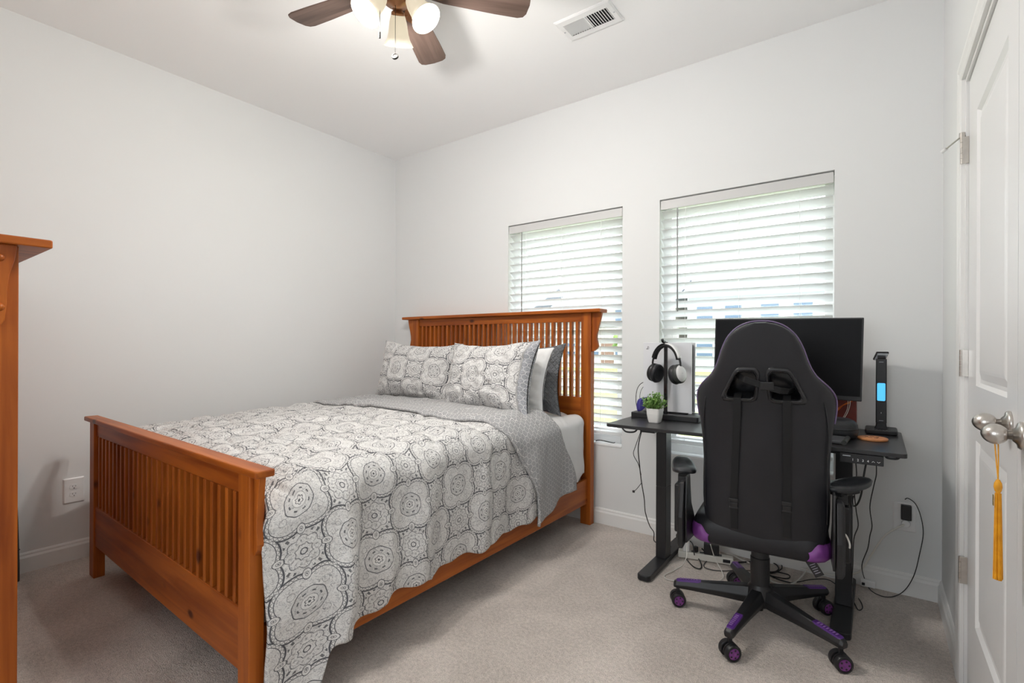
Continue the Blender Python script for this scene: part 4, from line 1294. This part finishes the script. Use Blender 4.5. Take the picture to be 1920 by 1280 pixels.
for P_ in ([(1300, 985, 2.62), (1292, 1005, 2.60), (1288, 1025, 2.58), (1287, 1045, 2.55)],):
    q = [at(a, b, Y=c) for a, b, c in P_] + [at(1278, 1060, Z=.006), at(1262, 1070, Z=.005), at(1247, 1077, Z=.005), at(1248, 1084, Z=.005), at(1262, 1088, Z=.005), at(1300, 1090, Z=.005), at(1340, 1090, Z=.005), at(1356, 1083, Z=.006), at(1353, 1070, Z=.02), at(1340, 1045, Z=.07), at(1332, 1020, Z=.15)]
    wl.tube(q, .0021, 6)
tag(wl.build('charging_cord', M_cordw, smooth=True), 'thin white cord hanging from the desk and looping over the carpet', 'cord')
lc = MB()
lc.tube([(-.978, 2.50, .724), at(1192, 835, Y=2.47), at(1188, 852, Y=2.46), at(1197, 870, Y=2.46), at(1202, 890, Y=2.48)], .0018, 6)
lc.tube([(-.978, 2.50, .724), at(1197, 835, Y=2.5), at(1199, 870, Y=2.5), at(1203, 905, Y=2.52), at(1208, 935, Y=2.55), at(1210, 960, Y=2.6), at(1218, 985, Y=2.66), at(1226, 998, Y=2.70), (-1.0, 2.72, .036), (-.95, 2.71, .036), (-.90, 2.70, .037)], .0026, 6)
lc.tube([at(1203, 905, Y=2.52), at(1195, 915, Y=2.5), at(1190, 920, Y=2.5)], .0016, 6)
lo_ = tag(lc.build('hanging_cord', M_cord, smooth=True), 'black cords hanging from the desk top beside its left leg', 'cord')
lp_ = at(1188, 921, Y=2.5)
MB().box((lp_.x - .006, lp_.y - .004, lp_.z - .006), (lp_.x + .006, lp_.y + .004, lp_.z + .006)).build('cord_plug', M_black, lo_, True, bevel=.002)
rc_ = MB()
rc_.tube([at(1604, 862, Y=2.34), at(1606, 890, Y=2.35), at(1602, 920, Y=2.36), at(1605, 955, Y=2.38), at(1609, 985, Y=2.4), at(1601, 1010, Y=2.42), at(1599, 1060, Y=2.45), at(1597, 1090, Y=2.5), at(1602, 1110, Z=.006), at(1614, 1128, Z=.005), at(1617, 1140, Z=.005), at(1608, 1142, Z=.005), at(1597, 1118, Z=.005)], .0021, 6)
tag(rc_.build('hanging_cord', M_cord, smooth=True), 'thin black cord hanging straight down beside the right desk leg', 'cord')
r2_ = MB().tube([at(1624, 868, Y=2.33), at(1619, 895, Y=2.33), at(1615, 925, Y=2.33), at(1608, 944, Y=2.34), at(1600, 948, Y=2.36), at(1598, 938, Y=2.40), at(1600, 930, Y=2.44)], .0034, 7)
tag(r2_.build('hanging_cord', M_cord, smooth=True), 'thick black cord looping under the desk height control box', 'cord')

# ------------------------------------------------------------------ gaming chair
chair = empty('gaming_chair', (-.380, 2.235, 0), 'black and purple gaming chair seen from behind, at the desk', 'gaming chair')
HB = Vector((-.380, 2.235, 0))
# five-star base
for k in range(5):
    a = R([190, 262, 332, 51, 119][k])
    Mr = Matrix.Translation(HB) @ Matrix.Rotation(a, 4, 'Z')
    Lr = .325
    secs = [(.02, .034, .085, .150), (.06, .030, .082, .148), (.16, .025, .082, .134), (.27, .021, .080, .118), (Lr, .020, .078, .110), (Lr + .012, .015, .080, .102)]
    lg = MB().loops([[(x, -w_ * .72, z0), (x, w_ * .72, z0), (x, w_, z0 + (z1 - z0) * .45), (x, w_ * .58, z1), (x, -w_ * .58, z1), (x, -w_, z0 + (z1 - z0) * .45)] for x, w_, z0, z1 in secs], True, Mr)
    lo = lg.build('base_leg', M_black, chair, True, bevel=.003)
    pad = MB().loops([[(x, -w_, z - .004), (x, w_, z - .004), (x, w_ * .9, z + .003), (x, -w_ * .9, z + .003)] for x, w_, z in ((.225, .014, .1225), (.235, .0150, .1215), (.318, .0135, .1105), (.326, .011, .1090))], True, Mr)
    po = pad.build('foot_pad', M_purple2, lo, True, bevel=.0015)
    rd = MB()
    for q in range(7): rd.box((.240 + q * .011, -.008, .1240 - .0012 * q * 1.0 - .0005), (.246 + q * .011, .004, .1252 - .0012 * q), Mr)
    rd.build('pad_ridges', mat('purple_ridge%d' % k, (.24, .12, .36), .3), po, True)
    # caster
    cc_ = Mr @ Vector((Lr - .005, 0, 0))
    ca = R([300, 315, 300, 320, 310][k])
    Mw = Matrix.Translation((cc_.x, cc_.y, .030)) @ Matrix.Rotation(ca + pi / 2, 4, 'Z')
    cs_ = MB().box((-.006, -.006, .010), (.006, .006, .052), Mw)
    for s in (-1, 1):
        pts = [(.0305 * cos(R(t)), .0305 * sin(R(t))) for t in range(20, 200, 15)]
        cs_.loops([[(x, s * yy, z) for x, z in pts + [(.024 * cos(R(t)), .024 * sin(R(t))) for t in range(195, 15, -15)]] for yy in (.004, .010)], True, Mw)
    co = cs_.build('caster', M_black, chair, True)
    for s in (-1, 1):
        wp_ = [(0, .008), (.020, .008), (.0275, .009), (.030, .012), (.030, .024), (.028, .028), (.022, .029), (.021, .026), (0, .026)]
        wm = MB().lathe(wp_, 28, Mw @ Matrix.Rotation(R(-90 * s), 4, 'X'), cap=False).build('wheel', M_black, co, True, smooth=False)
        shade_auto(wm, 30)
        MB().lathe([(0, .0262), (.020, .0262), (.0195, .0285), (.0075, .0290), (0, .0275)], 24, Mw @ Matrix.Rotation(R(-90 * s), 4, 'X'), cap=False).build('hub_disc', M_wheelp, wm, True)
        dd = MB()
        for q in range(5):
            t = 2 * pi * q / 5
            dd.cyl((Mw @ Matrix.Rotation(R(-90 * s), 4, 'X')) @ Vector((.0135 * cos(t), .0135 * sin(t), .0275)), (Mw @ Matrix.Rotation(R(-90 * s), 4, 'X')) @ Vector((.0135 * cos(t), .0135 * sin(t), .0292)), .0036, 10)
        dd.build('hub_holes', M_dark, wm, True)
MB().lathe([(0, .055), (.012, .055), (.014, .075), (.052, .085), (.056, .110), (.046, .150), (.034, .165), (.034, .172), (0, .172)], 30, Matrix.Translation(HB), cap=False).build('base_hub', M_black, chair, True, smooth=True)
MB().lathe([(0, .160), (.036, .160), (.036, .270), (.033, .274), (.033, .300), (.029, .304), (.029, .350), (0, .350)], 30, Matrix.Translation(HB), cap=False).build('gas_lift_cover', M_black, chair, True)

YA = R(6)
Mseat = Matrix.Translation(HB) @ Matrix.Rotation(YA, 4, 'Z')       # local y forward to the desk, z up
MB().box((-.09, -.10, .345), (.09, .12, .372), Mseat).build('tilt_mechanism', M_metal, chair, True, bevel=.004)
MB().tube([Mseat @ Vector(p) for p in ((.02, .02, .355), (.16, .03, .352), (.235, .03, .345))], .005, 8).build('lift_lever', M_metal, chair, True)
MB().tube([Mseat @ Vector(p) for p in ((-.02, .02, .355), (-.16, .03, .352), (-.235, .03, .345))], .005, 8).build('tilt_lever', M_metal, chair, True)
# seat cushion: squircle loft
def seat_ring(z, k, yb=0): return [(x * k, y * k + .052 + yb, z) for x, y in rrect(.47, .50, .07, 8)]
seat = MB().loops([seat_ring(.352, .93), seat_ring(.362, .985), seat_ring(.39, 1.0), seat_ring(.43, .995), seat_ring(.452, .95), seat_ring(.458, .86)], True, Mseat).build('seat_cushion', M_leather, chair, True, smooth=True)
for s in (-1, 1):
    # purple corner panels hugging the rear corners
    pts = []
    c0 = rrect(.47, .50, .07, 8)
    idx = [i for i, (x, y) in enumerate(c0) if y < -.135 and x * s > .150]
    arc = sorted([c0[i] for i in idx], key=lambda p: atan2(p[1] + .15, p[0] * s))
    cn = MB()
    n = 12
    def cpt(u, v):
        # along the corner contour u, height v
        L = [( .168, -.252), (.190, -.2515), (.207, -.245), (.226, -.228), (.236, -.205), (.2385, -.17), (.2385, -.13)]
        t = u * (len(L) - 1); i = min(int(t), len(L) - 2); fr_ = t - i
        x = L[i][0] * (1 - fr_) + L[i + 1][0] * fr_; y = L[i][1] * (1 - fr_) + L[i + 1][1] * fr_
        hgt = .040 + .030 * sm(0, .30, u)
        z = .358 + hgt * v
        k = 1.012 - .05 * (abs(2 * v - 1) ** 3)
        return Mseat @ Vector((s * x * k, y * k + .052, z))
    cn.grid(cpt, 24, 8)
    cn.build('purple_side_panel', M_purple, chair, True, smooth=True, solid=.004, fix=True)
    MB().tube([cpt(i / 20, 1.0) for i in range(21)], .003, 6, 1).build('panel_piping', mat('mauve_piping%d' % s, (.34, .13, .42), .4), chair, True)

# backrest: local frame of the reclined back
ux = Vector((cos(YA), sin(YA), 0)); b0 = Vector((-.338, 2.035, .44)); uz = (b0 + Vector((.018, -.165, .765)) - b0).normalized(); uz = (uz - ux * uz.dot(ux)).normalized(); un = ux.cross(uz)   # un points to the camera... checked below
if un.y > 0: un = -un
MBk = Matrix((ux, -un, uz)).transposed().to_4x4(); MBk.translation = b0          # local y = away from camera (forward)
prof = [(-.042, .176), (-.036, .192), (-.015, .202), (.05, .211), (.10, .213), (.16, .213), (.24, .211), (.30, .213), (.35, .216), (.41, .222), (.45, .227), (.48, .228), (.505, .225), (.525, .217), (.545, .205), (.565, .188), (.59, .166), (.62, .150), (.65, .139), (.68, .130), (.71, .118), (.735, .104), (.755, .086), (.77, .066), (.779, .045), (.785, .020)]


def half_w(z):
    for (z0, w0), (z1, w1) in zip(prof, prof[1:]):
        if z <= z1: return w0 + (w1 - w0) * (z - z0) / (z1 - z0)
    return prof[-1][1]


def back_ring(z, w_, T):
    pts = []; n = 40
    for j in range(n):
        a = 2 * pi * j / n
        ca_, sa_ = cos(a), sin(a)
        x = w_ * (abs(ca_) ** .34) * (1 if ca_ >= 0 else -1)
        y = T / 2 * (abs(sa_) ** .55) * (1 if sa_ >= 0 else -1)
        # wings lean forward at mid height
        y += .045 * (abs(x) / .22) ** 3 * sm(.0, .30, z) * sm(.66, .48, z)
        y += .012 * (x / .22) ** 2
        # soft centre swell facing the camera
        pts.append((x, y + T / 2, z))
    return pts


rings = []
for z, w_ in prof:
    T = .085 * (1 - .75 * sm(.70, .79, z)) * (.55 + .45 * sm(-.042, .01, z))
    rings.append(back_ring(z, w_, T))
bk = MB().loops(rings, True, MBk).build('backrest', M_leather, chair, True, smooth=True)
HLx = [(-.079, .610), (-.030, .613), (-.019, .596), (-.027, .523), (-.038, .515), (-.112, .515), (-.116, .530)]


def scaled(poly, k):
    cx_ = sum(p[0] for p in poly) / len(poly); cz_ = sum(p[1] for p in poly) / len(poly)
    return [(cx_ + (x - cx_) * k, cz_ + (z - cz_) * k) for x, z in poly]


def rounded(poly, n=5, r=.22):
    out = []
    m = len(poly)
    for i in range(m):
        p0, p1, p2 = Vector(poly[i - 1]), Vector(poly[i]), Vector(poly[(i + 1) % m])
        a = p1.lerp(p0, r); b = p1.lerp(p2, r)
        for k in range(n + 1):
            t = k / n; out.append(tuple(a * (1 - t) ** 2 + p1 * 2 * t * (1 - t) + b * t * t))
    return out


cuts = []; holes = []
for s in (1, -1):
    poly = rounded([(x * s + (.004 if s > 0 else .006), z) for x, z in HLx])
    holes.append(poly)
    c = MB().loops([[(x, yy, z) for x, z in poly] for yy in (-.1, .2)], True, MBk).build('cut', M_black)
    cuts.append(c)
bpy.context.view_layer.update()
boolean(bk, cuts)
shade_auto(bk, 50)
for poly in holes:
    # plastic trim ring
    mb = MB()
    secs = [(1.00, .082), (1.0, -.001), (1.06, -.005), (1.22, -.006), (1.32, -.002), (1.33, .006)]
    mb.loops([[(x, yy, z) for x, z in scaled(poly, k)] for k, yy in secs], False, MBk)
    mb.build('hole_trim', M_gloss if False else M_black, chair, True, smooth=True)
    MB().tube([MBk @ Vector((x, -.006, z)) for x, z in scaled(poly, 1.10)], .0022, 6, 1, True).build('trim_bead', M_gloss, chair, True)
# neck cushion in front of the backrest
nc = MB()
Mn = MBk @ Matrix.Translation((0, .115, .565))
nc.loops([[(x * k, y, z * k2) for x, z in rrect(.30, .15, .05, 8)] for y, k, k2 in ((-.040, .6, .5), (-.032, .85, .8), (-.01, 1, 1), (.01, 1, 1), (.03, .85, .8), (.04, .6, .5))], True, Mn)
nc.build('neck_cushion', mat('neck_cushion_leather', (.012, .012, .014), .22), chair, True, smooth=True)
# straps
def strap(name, pts, w_, t_=.0022, m=M_fabricblk):
    mb = MB(); rings = []
    P = [Vector(p) for p in pts]
    for i, p in enumerate(P):
        t = (P[min(i + 1, len(P) - 1)] - P[max(i - 1, 0)]).normalized(); sd = t.cross(Vector((0, 1, 0))).normalized()
        rings.append([p + sd * w_ / 2 + Vector((0, -t_, 0)), p + sd * w_ / 2, p - sd * w_ / 2, p - sd * w_ / 2 + Vector((0, -t_, 0))])
    return mb.loops(rings, True, MBk).build(name, m, chair, True)
for xs, zt in ((-.076, .520), (.080, .520)):
    xe = xs - .020 if xs < 0 else xs - .001
    so = strap('lumbar_strap', [(xs, .03, zt + .004), (xs, -.0075, zt - .004), (xs, -.008, zt - .03), (xs + (xe - xs) * .5, -.003, .30), (xe, -.003, .12), (xe, -.003, .03), (xe, -.002, -.004), (xe, .02, -.018)], .024)
    zb_ = .112 if xs < 0 else .128
    MB().box((xe - .016, -.009, zb_ - .004), (xe + .016, -.003, zb_ + .010), MBk).box((xe - .013, -.0085, zb_ - .026), (xe + .013, -.003, zb_ - .006), MBk).box((xe - .016, -.009, zb_ - .030), (xe + .016, -.004, zb_ - .024), MBk).build('strap_buckle', M_black, so, True, bevel=.0015)
cs2 = strap('neck_strap', [(-.085, .05, .600), (-.068, .01, .592), (-.050, -.008, .587), (-.020, -.0105, .577), (.03, -.0105, .560), (.06, -.008, .551), (.085, .012, .543), (.10, .05, .538)], .022)
MB().box((-.006, -.0150, .548), (.036, -.0105, .576), MBk @ Matrix.Translation((.005, 0, .005)) @ Matrix.Rotation(0, 4, 'Y')).build('strap_buckle', M_black, cs2, True, bevel=.002)
# piping round the front edge and seams down the sides
pe = []
for z, w_ in prof[9:]: pe.append((w_ + .001, .030 + .045 * (w_ / .22) ** 3 * sm(.66, .48, z) + .010, z))
left = [MBk @ Vector((-x, y, z)) for x, y, z in pe]; right = [MBk @ Vector((x, y, z)) for x, y, z in reversed(pe)]
MB().tube(left + right, .0028, 6, 2).build('edge_piping', M_lilac, chair, True, smooth=True)
for s in (-1, 1):
    sp = [(.060, .202), (.16, .203), (.26, .201), (.36, .204), (.43, .200), (.50, .190)]
    MB().tube([MBk @ Vector((s * x, -.0008 + .0058 + .012 * (x / .22) ** 2 + .045 * (x / .22) ** 3 * sm(.0, .30, z) * sm(.66, .48, z), z)) for z, x in sp], .0022, 6, 4).build('side_seam', M_black, chair, True, smooth=True)
# side brackets
for s in (-1, 1):
    Mx = Mseat
    br = MB().loops([[(s * (.238 + t), y, z) for y, z in ((-.255, .365), (-.10, .345), (-.06, .36), (-.10, .43), (-.165, .50), (-.195, .62), (-.245, .62), (-.262, .50))] for t in (0, .008)], True, Mx)
    br.build('side_bracket', M_metal, chair, True, bevel=.002)
    cv = MB().loops([[(s * (.248 + t), y, z) for y, z in ((-.285 + g_, .352 + g_), (-.13, .352 + g_), (-.11 - g_, .40), (-.15 - g_, .47), (-.20, .60 - g_), (-.262 + g_, .60 - g_), (-.292 + g_, .47))] for t, g_ in ((0, 0), (.016, .002), (.024, .012))], True, Mx)
    cv.build('bracket_cover', M_black, chair, True, bevel=.003)
    # armrest: sleeve, post, pad
    ax = s * (.285 if s < 0 else .270)
    MB().box((ax - .010, -.18, .350), (ax + .010, .02, .362), Mx).box((s * .15, -.10, .350), (ax, -.02, .362), Mx).build('arm_bracket', M_metal, chair, True)
    MB().box((ax - .024, -.150, .362), (ax + .026, -.070, .560), Mx).build('arm_sleeve', M_black, chair, True, bevel=.006)
    MB().box((ax - .014, -.130, .56), (ax + .018, -.085, .600), Mx).build('arm_post', M_black, chair, True, bevel=.004)
    MB().box((ax - .022, -.137, .470), (ax - .015 + .036, -.073, .478), Mx).build('height_collar', M_silver, chair, True, bevel=.001) if False else None
    pa = R(34 if s > 0 else 14)
    Ma = Mx @ Matrix.Translation((ax + (.010 if s > 0 else 0), -.085, .0)) @ Matrix.Rotation(-pa if s > 0 else pa, 4, 'Z')
    zc = .618
    padp = []
    for j in range(32):
        t = 2 * pi * j / 32
        padp.append((.047 * (abs(cos(t)) ** .6) * (1 if cos(t) >= 0 else -1) * (1 - .18 * sin(t)), .125 * (abs(sin(t)) ** .7) * (1 if sin(t) >= 0 else -1) + .015))
    MB().loops([[(x * k, y * k, z + .006 * (y / .12) ** 2) for x, y in padp] for z, k in ((zc - .010, .82), (zc - .006, .97), (zc + .006, 1), (zc + .012, .93), (zc + .014, .7), (zc + .013, .3))], True, Ma).build('armrest_pad', mat('arm_pad_black%d' % s, (.02, .022, .026), .28), chair, True, smooth=True)
    MB().box((-.022, -.05, zc - .028), (.022, .06, zc - .014), Ma).build('pad_mount', M_black, chair, True, bevel=.004)
# hanging tag under the seat
Mtg = Mseat @ Matrix.Translation((.185, -.14, .325)) @ Matrix.Rotation(R(-32), 4, 'Y') @ Matrix.Scale(.8, 4)
tg = MB().box((-.020, -.001, -.045), (.020, .001, .035), Mtg).build('warning_tag', M_black, chair, True, bevel=.003)
tt = MB()
for k in range(5): tt.box((-.012, -.0016, -.030 + k * .010), (.012 - .004 * (k % 2), -.0010, -.027 + k * .010), Mtg)
tt.build('tag_print', M_mark, tg, True)
MB().tube([Mseat @ Vector(p) for p in ((.255, -.22, .50), (.275, -.24, .49), (.285, -.245, .465), (.285, -.245, .45))], .003, 6).build('recline_cable', M_cordw, chair, True, smooth=True)
